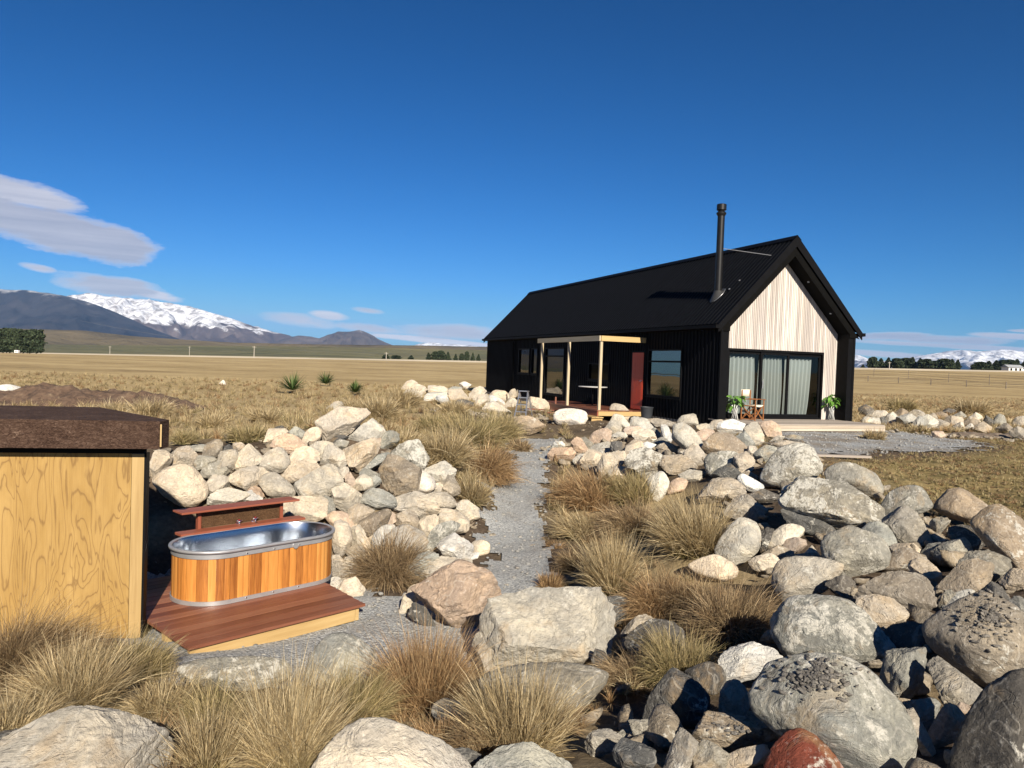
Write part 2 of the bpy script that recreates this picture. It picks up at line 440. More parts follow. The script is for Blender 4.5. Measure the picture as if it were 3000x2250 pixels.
def mk_gravel(nm='grey_gravel', d0_=.5, dirt=.35):
    m, t, b = material(nm)
    tc = t.new('ShaderNodeTexCoord'); o = tc.outputs['Object']
    vo = t.new('ShaderNodeTexVoronoi'); t.l.new(o, vo.inputs['Vector']); vo.inputs['Scale'].default_value = 38
    vo2 = t.new('ShaderNodeTexVoronoi'); t.l.new(o, vo2.inputs['Vector']); vo2.inputs['Scale'].default_value = 85
    n = t.noise(o, 1.2, 5, .6)
    c = t.ramp(vo.outputs['Color'], [(.1, (.17, .18, .185)), (.5, (.34, .35, .35)), (.9, (.52, .525, .515))])
    c2 = t.ramp(vo2.outputs['Color'], [(.1, (.17, .18, .185)), (.9, (.48, .485, .475))])
    c = t.mix(.5, c, c2)
    c = t.mix(t.math('MULTIPLY', t.ramp(n, [(d0_, 0), (d0_ + .22, 1)]), dirt), c, (.21, .17, .125))
    t.l.new(c, b.inputs['Base Color']); b.inputs['Roughness'].default_value = .9; b.inputs['Specular IOR Level'].default_value = .2
    h = t.math('SUBTRACT', 1, t.math('ADD', vo.outputs['Distance'], t.math('MULTIPLY', vo2.outputs['Distance'], .5)))
    t.l.new(t.bump(h, .9, .02), b.inputs['Normal']); return m
gravel_m = mk_gravel()
yard_m = mk_gravel('dirty_gravel', .42, .75)


def mk_ground():
    """ground: Col.r bare earth, Col.g mown lawn, Col.b open plain (rest is rough dry grass)"""
    m, t, b = material('ground_cover')
    tc = t.new('ShaderNodeTexCoord'); o = tc.outputs['Object']
    a = t.new('ShaderNodeAttribute', attribute_name='Col'); s = t.new('ShaderNodeSeparateColor', inp={0: a.outputs['Color']})
    n1 = t.noise(o, .12, 6, .65); n2 = t.noise(o, 1.1, 6, .7); n3 = t.noise(o, 14, 5, .7)
    nf = t.noise(t.vmath('MULTIPLY', o, (.35, 1, 1)), .035, 7, .7)
    dry = t.ramp(t.math('ADD', t.math('MULTIPLY', n2, .5), t.math('MULTIPLY', n3, .5)), [(.3, (.14, .105, .055)), (.5, (.32, .25, .14)), (.7, (.48, .39, .235))])
    lawn = t.ramp(t.math('ADD', t.math('MULTIPLY', n2, .6), t.math('MULTIPLY', n3, .4)), [(.32, (.085, .075, .032)), (.48, (.20, .155, .068)), (.62, (.30, .225, .105)), (.75, (.39, .305, .165))])
    plain = t.ramp(t.math('ADD', t.math('MULTIPLY', nf, .38), t.math('ADD', t.math('MULTIPLY', n1, .37), t.math('MULTIPLY', n2, .25))), [(.36, (.17, .125, .07)), (.46, (.345, .255, .125)), (.56, (.465, .355, .185)), (.7, (.53, .43, .25))])
    earth = t.ramp(t.math('ADD', t.math('MULTIPLY', n2, .4), t.math('MULTIPLY', n3, .6)), [(.3, (.03, .022, .016)), (.55, (.105, .078, .056)), (.75, (.20, .16, .12))])
    c = t.mix(s.outputs[2], dry, plain); c = t.mix(s.outputs[1], c, lawn); c = t.mix(s.outputs[0], c, earth)
    # far paddocks: greener beyond the road
    pg = t.new('ShaderNodeSeparateXYZ', inp={0: o})
    rad = t.math('POWER', t.math('ADD', t.math('POWER', pg.outputs[0], 2), t.math('POWER', pg.outputs[1], 2)), .5)
    pad = t.new('ShaderNodeTexVoronoi', feature='F1'); t.l.new(t.vmath('MULTIPLY', o, (.0016, .0009, 1)), pad.inputs['Vector']); pad.inputs['Scale'].default_value = 1.4
    padc = t.ramp(pad.outputs['Color'], [(.2, (.10, .115, .055)), (.45, (.16, .145, .075)), (.7, (.27, .205, .10)), (.9, (.085, .10, .06))], 'CONSTANT')
    fm = t.math('MULTIPLY', t.math('SUBTRACT', rad, 520), .01, clamp=True)
    c = t.mix(fm, c, padc)
    t.l.new(c, b.inputs['Base Color']); b.inputs['Roughness'].default_value = 1; b.inputs['Specular IOR Level'].default_value = .1
    t.l.new(t.bump(t.math('ADD', n3, n2), .6, .05), b.inputs['Normal']); return m
ground_m = mk_ground()


def mk_mount(name, rock_lo, rock_hi, snow_z, snow_w, snow=1.0):
    m, t, b = material(name)
    tc = t.new('ShaderNodeTexCoord'); o = tc.outputs['Object']; s = t.new('ShaderNodeSeparateXYZ', inp={0: o})
    n = t.noise(o, .004, 7, .62, .4); n2 = t.noise(o, .0012, 5, .6)
    c = t.ramp(t.math('ADD', t.math('MULTIPLY', n, .5), t.math('MULTIPLY', n2, .5)), [(.35, rock_lo), (.65, rock_hi)])
    if snow:
        lev = t.math('DIVIDE', t.math('SUBTRACT', t.math('ADD', s.outputs[2], t.math('MULTIPLY_ADD', n, snow_w * 5.2, -snow_w * 2.6)), snow_z), snow_w * .5, clamp=True)
        pt = t.ramp(t.noise(o, .011, 7, .72, .5), [(.40, .25), (.56, 1)])
        c = t.mix(t.math('MULTIPLY', t.math('MULTIPLY', lev, pt), snow), c, (.80, .82, .86))
    t.l.new(c, b.inputs['Base Color']); b.inputs['Roughness'].default_value = .95; b.inputs['Specular IOR Level'].default_value = .1
    t.l.new(t.bump(n, .8, 60), b.inputs['Normal']); return m


# ------------------------------------------------------------------ terrain
CP = [  # x, y, height relative to the eye
    (-4, 8, -2.95), (-2, 9, -2.93), (-1.77, 7.8, -2.95), (-.5, 8, -2.95), (-.32, 10.2, -2.85), (-.06, 13.3, -2.6), (.07, 16, -2.42), (.55, 19.7, -2.17), (1.56, 23, -1.95), (1.5, 26, -1.85),
    (-3, 8, -2.95), (-5, 8.5, -2.93), (.45, 13.3, -2.6), (.3, 10.4, -2.83), (.4, 9, -2.9),
    (3.5, 24.5, -1.75), (4.5, 24, -1.7), (6, 21.5, -1.66), (7.6, 20.8, -1.66), (11.2, 22.3, -1.66), (9, 19, -1.68), (12, 26, -1.68), (0, 32, -1.72), (-1, 40, -1.75), (6, 30, -1.7),
    (7.5, 13.7, -1.75), (9, 16, -1.72), (6.7, 12, -1.82), (10, 12, -1.7), (13, 18, -1.68), (7, 17, -1.68), (6.5, 10, -1.75), (8, 8, -1.7),
    (5.0, 17, -1.62), (3.4, 19, -1.62), (4.9, 13.5, -1.62), (4.5, 10.6, -1.85), (5.6, 9.5, -1.75), (4.9, 7.5, -1.9), (2.2, 20, -1.9), (2.2, 17.5, -2.05),
    (2.1, 15.5, -2.3), (1.27, 15.5, -2.46), (3.2, 13, -2.15), (1, 10.8, -2.69), (1.8, 9.8, -2.6), (2.7, 9.8, -2.38), (3.27, 9, -2.32), (2.24, 7.6, -2.5), (2.85, 7, -2.28), (3.6, 6.7, -2.0),
    (.3, 6.7, -2.85), (1.1, 6, -2.55), (1.2, 5.2, -2.4), (1.77, 4.6, -2.22), (2.3, 3.9, -1.97), (2.6, 5.2, -2.18),
    (-2.2, 5.3, -2.6), (-.8, 4.5, -2.38), (-2.6, 4.2, -2.32), (.2, 4.2, -2.26), (-4, 6.3, -2.68), (-.6, 6, -2.8), (0, 0, -1.75), (-4, 1, -1.85), (4, 0, -1.65), (2, 2, -1.75), (-7, 6, -2.5), (-8, 9, -2.3), (-6.5, 11, -1.9), (0, -6, -1.6), (8, -4, -1.6), (-8, -4, -1.8),
    (-3.7, 10.1, -2.88), (-2.3, 10.4, -2.85), (-1.2, 9.4, -2.9), (-1.1, 8.9, -2.92), (-3.9, 10.9, -2.2), (-2.5, 11.2, -2.2), (-1.56, 11.5, -2.35), (-.84, 12.3, -2.55),
    (-5.1, 11.6, -1.55), (-4.35, 12.1, -1.47), (-3.5, 12.8, -1.36), (-2.9, 13.3, -1.15), (-2.24, 13, -1.45), (-1.65, 13, -1.65), (-1.0, 13, -2.0), (-.6, 15, -2.25),
    (-5, 14, -1.6), (-3, 15.5, -1.55), (-1.5, 16, -1.85), (-3, 20, -1.65), (-8, 15, -1.6), (-6, 22, -1.65), (-1, 20, -1.95), (0, 24, -1.85), (-2, 28, -1.75), (-10, 30, -1.8), (0, 45, -1.7),
    (-20, 45, -1.8), (20, 45, -1.5), (15, 30, -1.6), (-30, 25, -1.8), (30, 20, -1.6), (25, 60, -1.5), (-25, 70, -1.8), (0, 75, -1.65), (60, 60, -1.5), (-60, 50, -1.8), (40, 0, -1.6), (-40, 0, -1.8), (0, -40, -1.6)]
_cp = np.array(CP, float)
def _U(r2): return np.where(r2 > 1e-12, .5 * r2 * np.log(r2 + 1e-12), 0)
_n = len(_cp); _D = ((_cp[:, None, :2] - _cp[None, :, :2]) ** 2).sum(-1)
_A = np.zeros((_n + 3, _n + 3)); _A[:_n, :_n] = _U(_D) + np.eye(_n) * .02; _A[:_n, _n] = 1; _A[:_n, _n + 1:] = _cp[:, :2]; _A[_n:, :_n] = _A[:_n, _n:].T
_w = np.linalg.solve(_A, np.r_[_cp[:, 2], 0, 0, 0])


def terrain(x, y):
    """ground height relative to the eye"""
    x = np.atleast_1d(np.asarray(x, float)); y = np.atleast_1d(np.asarray(y, float))
    z = np.empty(len(x))
    for i in range(0, len(x), 20000):
        q = slice(i, i + 20000)
        D = (x[q, None] - _cp[None, :, 0]) ** 2 + (y[q, None] - _cp[None, :, 1]) ** 2
        z[q] = _U(D) @ _w[:_n] + _w[_n] + _w[_n + 1] * x[q] + _w[_n + 2] * y[q]
    d = np.hypot(x, y); k = np.clip((d - 45) / 30, 0, 1); k = k * k * (3 - 2 * k)
    tn = np.clip(x / np.maximum(y, 1e-3), -1.2, 1.2); tn = np.where(y > 0, tn, np.sign(x) * 1.2)
    e = (4 + 36.8 * tn) / FOC * np.abs(np.maximum(y, 30)); g = np.clip((d - 60) / 340, 0, 1); g = g * g * (3 - 2 * g)
    far = -1.7 + (e + 1.7) * g
    return z * (1 - k) + far * k


_ts = np.concatenate([np.arange(2.5, 40, .04), np.arange(40, 600, .5)])
def hit(px, py):
    """where the view ray of a photo pixel meets the ground (relative to the eye)"""
    q = pdir(px, py); q = q / q[1]
    P = _ts[:, None] * q[None]; h = terrain(P[:, 0], P[:, 1])
    k = np.argmax(P[:, 2] < h)
    return P[k] if (P[k, 2] < h[k]) else P[-1]


def gz(x, y): return float(terrain(x, y)[0]) + Z0


def segdist(x, y, pts):
    d = np.full(len(x), 1e9)
    for (ax, ay), (bx, by) in zip(pts[:-1], pts[1:]):
        t = np.clip(((x - ax) * (bx - ax) + (y - ay) * (by - ay)) / ((bx - ax) ** 2 + (by - ay) ** 2 + 1e-9), 0, 1)
        d = np.minimum(d, np.hypot(x - ax - t * (bx - ax), y - ay - t * (by - ay)))
    return d

# ------------------------------------------------------------------ the ground
COURT = [hit(*p)[:2] for p in [(1495, 1284), (1655, 1284), (1632, 1330), (1612, 1400), (1602, 1480), (1600, 1560), (1608, 1640), (1604, 1720), (1480, 1830), (1420, 1960), (1200, 2010), (900, 2020), (600, 2010), (420, 2000)]]
COURT += [np.array(p) for p in [(-5.2, 8.0), (-5.0, 9.6), (-3.2, 10.3), (-1.9, 10.3)]] + [hit(*p)[:2] for p in [(1130, 1760), (1420, 1700), (1425, 1600), (1390, 1540), (1395, 1480), (1432, 1430), (1480, 1390), (1490, 1330)]]
YARD = [hit(*p)[:2] for p in [(2250, 1262), (2420, 1258), (2610, 1262), (2760, 1282), (2890, 1300), (2840, 1322), (2650, 1328), (2480, 1335), (2330, 1345), (2280, 1320)]]


def inside(x, y, poly):
    c = np.zeros(len(x), bool); n = len(poly)
    for i in range(n):
        x1, y1 = poly[i]; x2, y2 = poly[(i + 1) % n]
        k = ((y1 > y) != (y2 > y)); xx = (x2 - x1) * (y - y1) / (y2 - y1 + 1e-12) + x1
        c ^= k & (x < xx)
    return c


PILES = [[(-5.3, 11.3), (-4.3, 11.6), (-3.4, 12.0), (-2.6, 12.3), (-1.7, 12.2), (-.9, 12), (-1.2, 10.2)], [(1.3, 18.5), (2.4, 18), (3.6, 16.8), (4.6, 14), (4.4, 11), (3.8, 8.5), (3.0, 6.5), (2, 5), (1.3, 5)], [(4.5, 10), (5.3, 7.5), (4, 5), (2.5, 4)], [(-2.5, 27), (-.5, 25.5), (1.5, 26)]]
rr = [.5]
while rr[-1] < 15000: rr.append(rr[-1] * (1.017 if rr[-1] < 40 else 1.06))
rr = np.array(rr); aa = R(1) * np.unique(np.concatenate([np.arange(-180, -52, 4), np.arange(-52, 52.01, .42), np.arange(56, 180, 4)]))
X = (rr[:, None] * np.sin(aa)).ravel(); Y = (rr[:, None] * np.cos(aa)).ravel()
Zg = terrain(X, Y)
near = np.hypot(X, Y) < 60
dc = np.minimum(segdist(X, Y, list(map(tuple, COURT)) + [tuple(COURT[0])]), segdist(X, Y, list(map(tuple, YARD)) + [tuple(YARD[0])]))
ing = inside(X, Y, COURT) | inside(X, Y, YARD)
amp = np.where(ing, 0, np.clip(dc / .8, 0, 1)) * near
Zg = Zg - amp * (.05 + .07 * vnoise(np.c_[X * 1.7, Y * 1.7, X * 0], 3) + .035 * vnoise(np.c_[X * 6, Y * 6, X * 0], 5)).clip(0) - np.where(ing, .012, 0)
pd = np.min([segdist(X, Y, p) for p in PILES], 0)
wob = .5 * vnoise(np.c_[X, Y, X * 0], 9)
earth = np.clip(1.6 - pd * .8 + wob, 0, 1); earth = np.maximum(earth, np.clip(1.2 - dc * 1.6 + wob, 0, 1) * near)
earth = np.maximum(earth, np.clip(2.2 - segdist(X, Y, [(1.5, 24), (4.5, 23.5), (5.5, 22.3), (1.6, 29)]) * .7 + wob, 0, 1) * .9)
lawn = np.clip((X - 3.8 - .1 * Y) * .5, 0, 1) * np.clip((27 - Y + 4 * wob) * .3, 0, 1) * (Y > 3)
plain = np.clip((np.hypot(X, Y) - 24) / 20, 0, 1)
nr, na = len(rr), len(aa)
I = np.arange(nr - 1)[:, None] * na + np.arange(na)[None]
J = np.arange(nr - 1)[:, None] * na + (np.arange(na)[None] + 1) % na
F = np.stack([I, I + na, J + na, J], -1).reshape(-1, 4)
F = np.concatenate([F]); cen = len(X)
V = np.c_[X, Y, Zg + Z0]
g_me = np_mesh('ground', V, F[:, ::-1].copy(), True, col=np.c_[earth, lawn, plain])
tag(link('ground', g_me, ground_m), kind='structure')


def sheet(name, poly, m, step, lift, edge=.12):
    poly = np.array(poly); x0, y0 = poly.min(0) - .2; x1, y1 = poly.max(0) + .2
    nx, ny = int((x1 - x0) / step) + 1, int((y1 - y0) / step) + 1
    gx, gy = np.meshgrid(x0 + np.arange(nx) * step, y0 + np.arange(ny) * step); gx = gx.ravel(); gy = gy.ravel()
    wx = gx + edge * vnoise(np.c_[gx * 2.2, gy * 2.2, gx * 0], 21) + edge * .5 * vnoise(np.c_[gx * 9, gy * 9, gx * 0], 23)
    wy = gy + edge * vnoise(np.c_[gx * 2.2, gy * 2.2, gx * 0 + 7], 22) + edge * .5 * vnoise(np.c_[gx * 9, gy * 9, gx * 0 + 7], 24)
    ins = inside(wx, wy, poly)
    i = (np.arange(ny - 1)[:, None] * nx + np.arange(nx - 1)[None]).ravel()
    q = np.stack([i, i + 1, i + nx + 1, i + nx], -1); q = q[ins[q].all(1)]
    u, inv = np.unique(q, return_inverse=True)
    z = terrain(gx[u], gy[u]) + Z0 + lift + .012 * vnoise(np.c_[gx[u] * 3, gy[u] * 3, gx[u] * 0], 31)
    o = link(name, np_mesh(name, np.c_[gx[u], gy[u], z], inv.reshape(-1, 4), True), m)
    return tag(o, kind='structure')


sheet('gravel_path', COURT, gravel_m, .06, .014, .22)
sheet('gravel_yard', YARD, yard_m, .06, .014, .45)


def ridge(name, prof, Rm, depth, m, seed, rough=.5, crest_n=.05, N=320, M=46, base=-60, fine=1.0):
    """a range of hills: crest given by its skyline, foot `depth` nearer, with spurs and gullies"""
    px = np.array([p[0] for p in prof], float); py = np.array([p[1] for p in prof], float)
    xs = np.linspace(px[0], px[-1], N); ys = np.interp(xs, px, py)
    V = []; ss = np.concatenate([np.linspace(0, 1, M), np.linspace(.93, 0, 12)])
    sc = 1 / 900.0 * fine
    D = np.array([pdir(a, b) for a, b in zip(xs, ys)]); D /= D[:, 1:2]
    for j, s in enumerate(ss):
        back = j >= M
        y = Rm - depth * (1 - s) if not back else Rm + depth * (1 - s) * 1.2
        xw = D[:, 0] * Rm; zc = D[:, 2] * Rm - base
        P = np.c_[xw * sc, np.full(N, y * sc), np.full(N, seed)]
        n = 1 - np.abs(fbm(P * np.array([1.0, .45, 1]), seed, 5, .55)) * 2.2
        n2 = fbm(P * 5, seed + 3, 3)
        h = zc * (s ** 1.25) * (1 + (rough * (n - .62) * (1 - s) ** .7 * 3.4)) + zc * n2 * .05 * (1 - s) + zc * crest_n * n2 * (s > .6)
        V.append(np.c_[xw * (1 if back else (1 - (1 - s) * depth / Rm * .6)), np.full(N, y), h + base + Z0])
    V = np.concatenate(V); nj = len(ss)
    i = (np.arange(nj - 1)[:, None] * N + np.arange(N - 1)[None]).ravel()
    o = link(name, np_mesh(name, V, np.stack([i, i + 1, i + N + 1, i + N], -1), True), m)
    return tag(o, kind='structure')


m_spur = mk_mount('mountain_cloud_shade', (.010, .014, .022), (.062, .056, .056), 480, 90, .40)  # cloud shadow on the spur is painted in as a near-black bluish base
m_snow = mk_mount('mountain_snow', (.075, .060, .058), (.17, .135, .12), 290, 110)
m_snow2 = mk_mount('mountain_snow_far', (.10, .085, .085), (.20, .17, .16), 175, 70)
m_hump = mk_mount('mountain_hump', (.07, .062, .058), (.15, .12, .105), 330, 60, .5)
m_brown = mk_mount('hill_brown', (.085, .072, .04), (.18, .14, .075), 1e5, 1, 0)
m_green = mk_mount('hill_paddock', (.085, .095, .048), (.21, .18, .095), 1e5, 1, 0)
ridge('snow_mountain', [(-300, 830), (0, 872), (120, 876), (205, 864), (255, 859), (300, 866), (360, 874), (425, 873), (480, 888), (545, 897), (585, 905), (640, 922), (700, 938), (745, 958), (800, 972), (860, 988), (930, 1008), (1010, 1020), (1100, 1032)], 9000, 2300, m_snow, 4, .5, .03)
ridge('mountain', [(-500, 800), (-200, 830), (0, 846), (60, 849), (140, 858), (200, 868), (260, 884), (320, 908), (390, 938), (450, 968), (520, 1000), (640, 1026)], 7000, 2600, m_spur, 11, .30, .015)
ridge('mountain_hump', [(770, 1015), (830, 992), (875, 982), (915, 986), (935, 990), (960, 980), (990, 972), (1020, 974), (1055, 968), (1085, 980), (1115, 998), (1150, 1013), (1260, 1030)], 8200, 2600, m_hump, 23, .5, .03)
ridge('far_snow_mountain', [(1150, 1035), (1225, 1008), (1260, 1001), (1300, 1008), (1360, 1011), (1430, 1018), (1600, 1040)], 14000, 3000, m_snow2, 31, .4, .05, 120)
ridge('east_snow_mountain', [(2380, 1092), (2490, 1046), (2510, 1040), (2560, 1056), (2650, 1060), (2690, 1044), (2740, 1036), (2790, 1031), (2815, 1024), (2860, 1029), (2930, 1026), (3000, 1029), (3100, 1020), (3300, 1040)], 11000, 3500, m_snow2, 41, .35, .03)
ridge('brown_hill', [(-900, 960), (-200, 958), (0, 962), (130, 965), (250, 968), (380, 984), (520, 994), (700, 1004), (900, 1008), (1200, 1012), (1430, 1016), (1700, 1040)], 2900, 900, m_brown, 51, .35, .01, 240, 30)
ridge('paddock_hill', [(-900, 1000), (0, 1008), (350, 1011), (700, 1013), (1000, 1016), (1420, 1026), (1800, 1050), (2300, 1076), (2600, 1084), (3000, 1091), (3600, 1110)], 1500, 600, m_green, 61, .25, .01, 240, 24, -10)
road = []
for px, py, d in [(-400, 1016, 380), (150, 1029, 380), (500, 1037, 370), (900, 1044, 360), (1250, 1051, 350), (1450, 1056, 345), (1700, 1066, 345), (2300, 1078, 350), (2700, 1084, 360), (3300, 1098, 370)]:
    q = pdir(px, py); road.append((q[0] * d, d))
mb = MB()
for (ax, ay), (bx, by) in zip(road[:-1], road[1:]):
    for k in range(8):
        t0, t1 = k / 8, (k + 1) / 8
        p = (ax + (bx - ax) * t0, ay + (by - ay) * t0); q = (ax + (bx - ax) * t1, ay + (by - ay) * t1)
        zp, zq = gz(*p), gz(*q)
        mb.add([(p[0], p[1], zp - .5), (q[0], q[1], zq - .5), (q[0], q[1] + 3, zq + .75), (p[0], p[1] + 3, zp + .75), (q[0], q[1] + 9, zq + .75), (p[0], p[1] + 9, zp + .75)], [(0, 1, 2, 3), (3, 2, 4, 5)])
tag(mb.build('road', simple('pale_road', (.44, .38, .28), .95, 0, .15, .02), smooth=True), kind='structure')

# ------------------------------------------------------------------ the house
HA = -.3527; HO = Vector((6.1831, 22.4176, Z0 - 1.4305))
HW, HL, HE, HR, EV, WT, RD = 5.06, 22.2, 2.845, 5.645, .178, .258, .476   # width, length, eave, ridge, overhang, wing thickness, recess
TE, TA = 2.763, 5.054                                                    # cladding height at the wings and at the apex
SL = (HR - HE) / (HW / 2 + EV)
HMAT = Matrix.Translation(HO) @ Matrix.Rotation(-HA, 4, 'Z')
def hw(u, s, z): return HMAT @ Vector((u, s, z))
def hroot(name, label, cat, u, s, z, rz=0, group=None): return empty(name, hw(u, s, z), -HA + rz, label, cat, group)
house = hroot('house', 'black steel gabled cabin with pale timber end wall, tall flue and red front door', 'house', 0, 0, 0)
WINS = [  # s0, s1, z0, z1, transom height
    (15.45, 16.97, .98, 2.24, None), (14.42, 15.22, .98, 2.24, None), (11.3, 13.5, .12, 2.24, 1.86), (7.05, 8.86, .9, 1.6, None), (2.03, 4.17, .5, 2.12, 1.70)]
DOOR = (4.41, 5.30, -.05, 2.05)


def corrugate(s0, s1, pitch, amp, cuts):
    """stations of a trapezoidal profile with extra stations at cuts"""
    st = [(s0, 0)]
    k = s0
    while k < s1:
        for f, a in ((.0, 0), (.58, 0), (.68, amp), (.90, amp), (1.0, 0)):
            if k + f * pitch < s1: st.append((k + f * pitch, a))
        k += pitch
    st.append((s1, 0))
    for c in cuts:
        for e in (-.0005, .0005):
            ss = c + e; a = np.interp(ss, [p[0] for p in st], [p[1] for p in st]); st.append((ss, float(a)))
    return sorted(set(st))


mb = MB(); cuts = [c for w in WINS for c in w[:2]] + list(DOOR[:2])
st = corrugate(RD * 0, HL, .19, .022, cuts)
for (a, da), (b, db) in zip(st[:-1], st[1:]):
    mid = (a + b) / 2; holes = [(w[2], w[3]) for w in WINS if w[0] < mid < w[1]] + ([(DOOR[2], DOOR[3])] if DOOR[0] < mid < DOOR[1] else [])
    spans = [(-.3, HE - .02)]
    for h0, h1 in holes: spans = [(-.3, h0), (h1, HE - .02)]
    for z0, z1 in spans:
        if z1 - z0 > .02: mb.add([(-da, a, z0), (-db, b, z0), (-db, b, z1), (-da, a, z1)], [(0, 1, 2, 3)])
    
mb.build('wall_cladding', steel_black, house)
# inner shell: back, far end, right wall, floor, and wings with the hood over the recessed gable
mb = MB()
MB().box(.05, WT, .0, RD, -.3, TE + .1).box(-.03, .0495, -.012, .06, -.3, HE - .05).build('wing_wall', trim_black, house)
MB().box(HW - WT, HW - .06, 0, RD, -.3, TE + .1).box(HW - .0595, HW + .02, -.012, RD, -.3, HE - .05).build('wing_wall', trim_black, house)
mb = MB()
mb.add([(HW, RD, -.3), (HW, HL, -.3), (HW, HL, HE), (HW, RD, HE)], [(0, 1, 2, 3)])
mb.add([(0, HL, -.3), (HW, HL, -.3), (HW, HL, HE), (HW / 2, HL, HR - .1), (0, HL, HE)], [(0, 1, 2, 3, 4)])
mb.build('rear_wall', steel_black, house)
mb = MB(); mb.box(.02, HW - .02, RD + .1, HL - .05, -.2, -.06)                                  # floor
mb.box(.1, HW - .1, 4.25, 4.35, -.06, HE)                                                    # partition behind the living room
mb.box(2.4, 2.5, 4.35, HL - .1, -.06, HE); mb.box(.06, 2.4, 10.6, 10.7, -.06, HE); mb.box(.06, 2.4, 14.0, 14.1, -.06, HE)
mb.box(.06, HW - .06, RD + .1, HL - .1, HE - .06, HE - .01)
mb.build('interior_wall', room_paint, house)
mb = MB(); mb.box(-.02, .03, .0, HL, -.34, -.18); mb.build('plinth', concrete, house)

# roof: two ribbed slopes, hood, soffit, ridge cap, gutter
def slope_pt(u, s, off=0.0):
    side = 1 if u <= HW / 2 else -1
    uu = u if side == 1 else HW - u
    n = math.hypot(1, SL); z = HE + (uu + EV) * SL
    du, dz = -SL / n * off, 1 / n * off
    return (u + du * side, s, z + dz)
roof_root = None
mb = MB(); st = corrugate(-.06, HL + .1, .2, .022, [])
for (a, da), (b, db) in zip(st[:-1], st[1:]):
    for u0, u1 in ((-EV, HW / 2), (HW + EV, HW / 2 + 1e-6)):
        mb.add([slope_pt(u0, a, da), slope_pt(u0, b, db), slope_pt(u1, b, db), slope_pt(u1, a, da)], [(0, 1, 2, 3)])
roof = mb.build('roof', steel_black, house)
mb = MB()   # barge boards and hood lining
n = math.hypot(1, SL)
for side in (0, 1):
    f = (lambda u: u) if side == 0 else (lambda u: HW - u)
    P = [(f(-EV - .02), HE - .02), (f(HW / 2), HR + .035), (f(HW / 2), HR - .30), (f(-EV - .02), HE - .25)]
    for s0, s1 in ((-.10, -.062), (HL + .1, HL + .14)):
        MB().add([(u, s0, z) for u, z in P] + [(u, s1, z) for u, z in P], [(0, 1, 2, 3), (7, 6, 5, 4), (0, 4, 5, 1), (1, 5, 6, 2), (2, 6, 7, 3), (3, 7, 4, 0)]).build('barge_board', trim_black, roof)
mb = MB()
for side in (0, 1):
    f = (lambda u: u) if side == 0 else (lambda u: HW - u)
    P = [(f(WT), TE + .0), (f(HW / 2), TA), (f(HW / 2), TA + .06), (f(WT), TE + .06)]
    mb.add([(u, -.03, z) for u, z in P] + [(u, RD - .004, z) for u, z in P], [(0, 1, 2, 3), (7, 6, 5, 4), (0, 4, 5, 1), (1, 5, 6, 2), (2, 6, 7, 3), (3, 7, 4, 0)])
    Q = [(f(WT), TE + .06), (f(HW / 2), TA + .06), (f(HW / 2), HR - .29), (f(-EV + .02), HE - .235), (f(-.03), TE - .12), (f(WT), TE - .12)]
    mb.add([(u, -.035, z) for u, z in Q], [(0, 1, 2, 3), (0, 3, 4, 5)])
sof = mb.build('soffit', soffit_black, roof)
for k, (u, z) in enumerate(((3.25, 0), (4.18, 0))):
    zz = TA - (u - HW / 2) * (TA - TE) / (HW / 2 - WT)
    m_ = MB().tube([(u, .16, zz - .012), (u + .001, .16, zz + .02)], .035, 12); m_.build('downlight', lamp_glass, roof)
mb = MB()
for side in (1, -1):
    c = HW / 2
    mb.add([(c, -.1, HR + .05), (c, HL + .14, HR + .05), (c + side * .16, HL + .14, HR + .05 - .16 * SL + .02), (c + side * .16, -.1, HR + .05 - .16 * SL + .02)], [(0, 1, 2, 3)])
mb.build('ridge_cap', trim_black, roof)
mb = MB()
for side in (0, 1):
    f = (lambda u: u) if side == 0 else (lambda u: HW - u)
    prof = [(-EV - .0, HE - .03), (-EV - .13, HE - .03), (-EV - .13, HE - .13), (-EV + .02, HE - .15)]
    for (u0, z0), (u1, z1) in zip(prof[:-1], prof[1:]):
        mb.add([(f(u0), -.12, z0), (f(u0), HL + .12, z0), (f(u1), HL + .12, z1), (f(u1), -.12, z1)], [(0, 1, 2, 3)])
    mb.add([(f(u), -.12, z) for u, z in prof], [(0, 1, 2, 3)])
mb.build('gutter', trim_black, roof)
MB().tube([(-.2, 17.65, HE - .12), (-.07, 17.65, HE - .3), (-.07, 17.65, -.2)], .04, 10).build('downpipe', trim_black, house, True)

# flue
fl = MB(); fu, fs = .76, 1.36; fz = HE + (fu + EV) * SL
fl.tube([(fu, fs, fz - .3), (fu, fs, 6.36)], .113, 24)
flue = fl.build('flue', flue_black, house, True, 40)
MB().tube([(fu, fs, 6.34), (fu, fs, 6.41), (fu, fs, 6.44), (fu, fs, 6.47), (fu, fs, 6.53)], [.115, .155, .155, .12, .085], 24).tube([(fu, fs, 6.52), (fu, fs, 6.53), (fu, fs, 6.70), (fu, fs, 6.715)], [.10, .152, .152, .13], 24).build('cowl', flue_black, flue, True, 40)
fz2 = MB(); ring = [Vector(slope_pt(fu + .23 * math.cos(t), fs + .23 * math.sin(t), .03)) for t in np.linspace(0, 2 * math.pi, 25)[:-1]]
top = [Vector((fu + .118 * math.cos(t), fs + .118 * math.sin(t), fz + .17)) for t in np.linspace(0, 2 * math.pi, 25)[:-1]]
fz2.add(ring + top, [(i, (i + 1) % 24, 24 + (i + 1) % 24, 24 + i) for i in range(24)])
fz2.build('flashing', simple('flashing_rubber', (.03, .03, .03), .6), flue, True)
MB().tube([slope_pt(fu + .235 * math.cos(t), fs + .235 * math.sin(t), .035) for t in np.linspace(-2.6, -.5, 14)], .006, 6).build('sealant_bead', alu, flue)
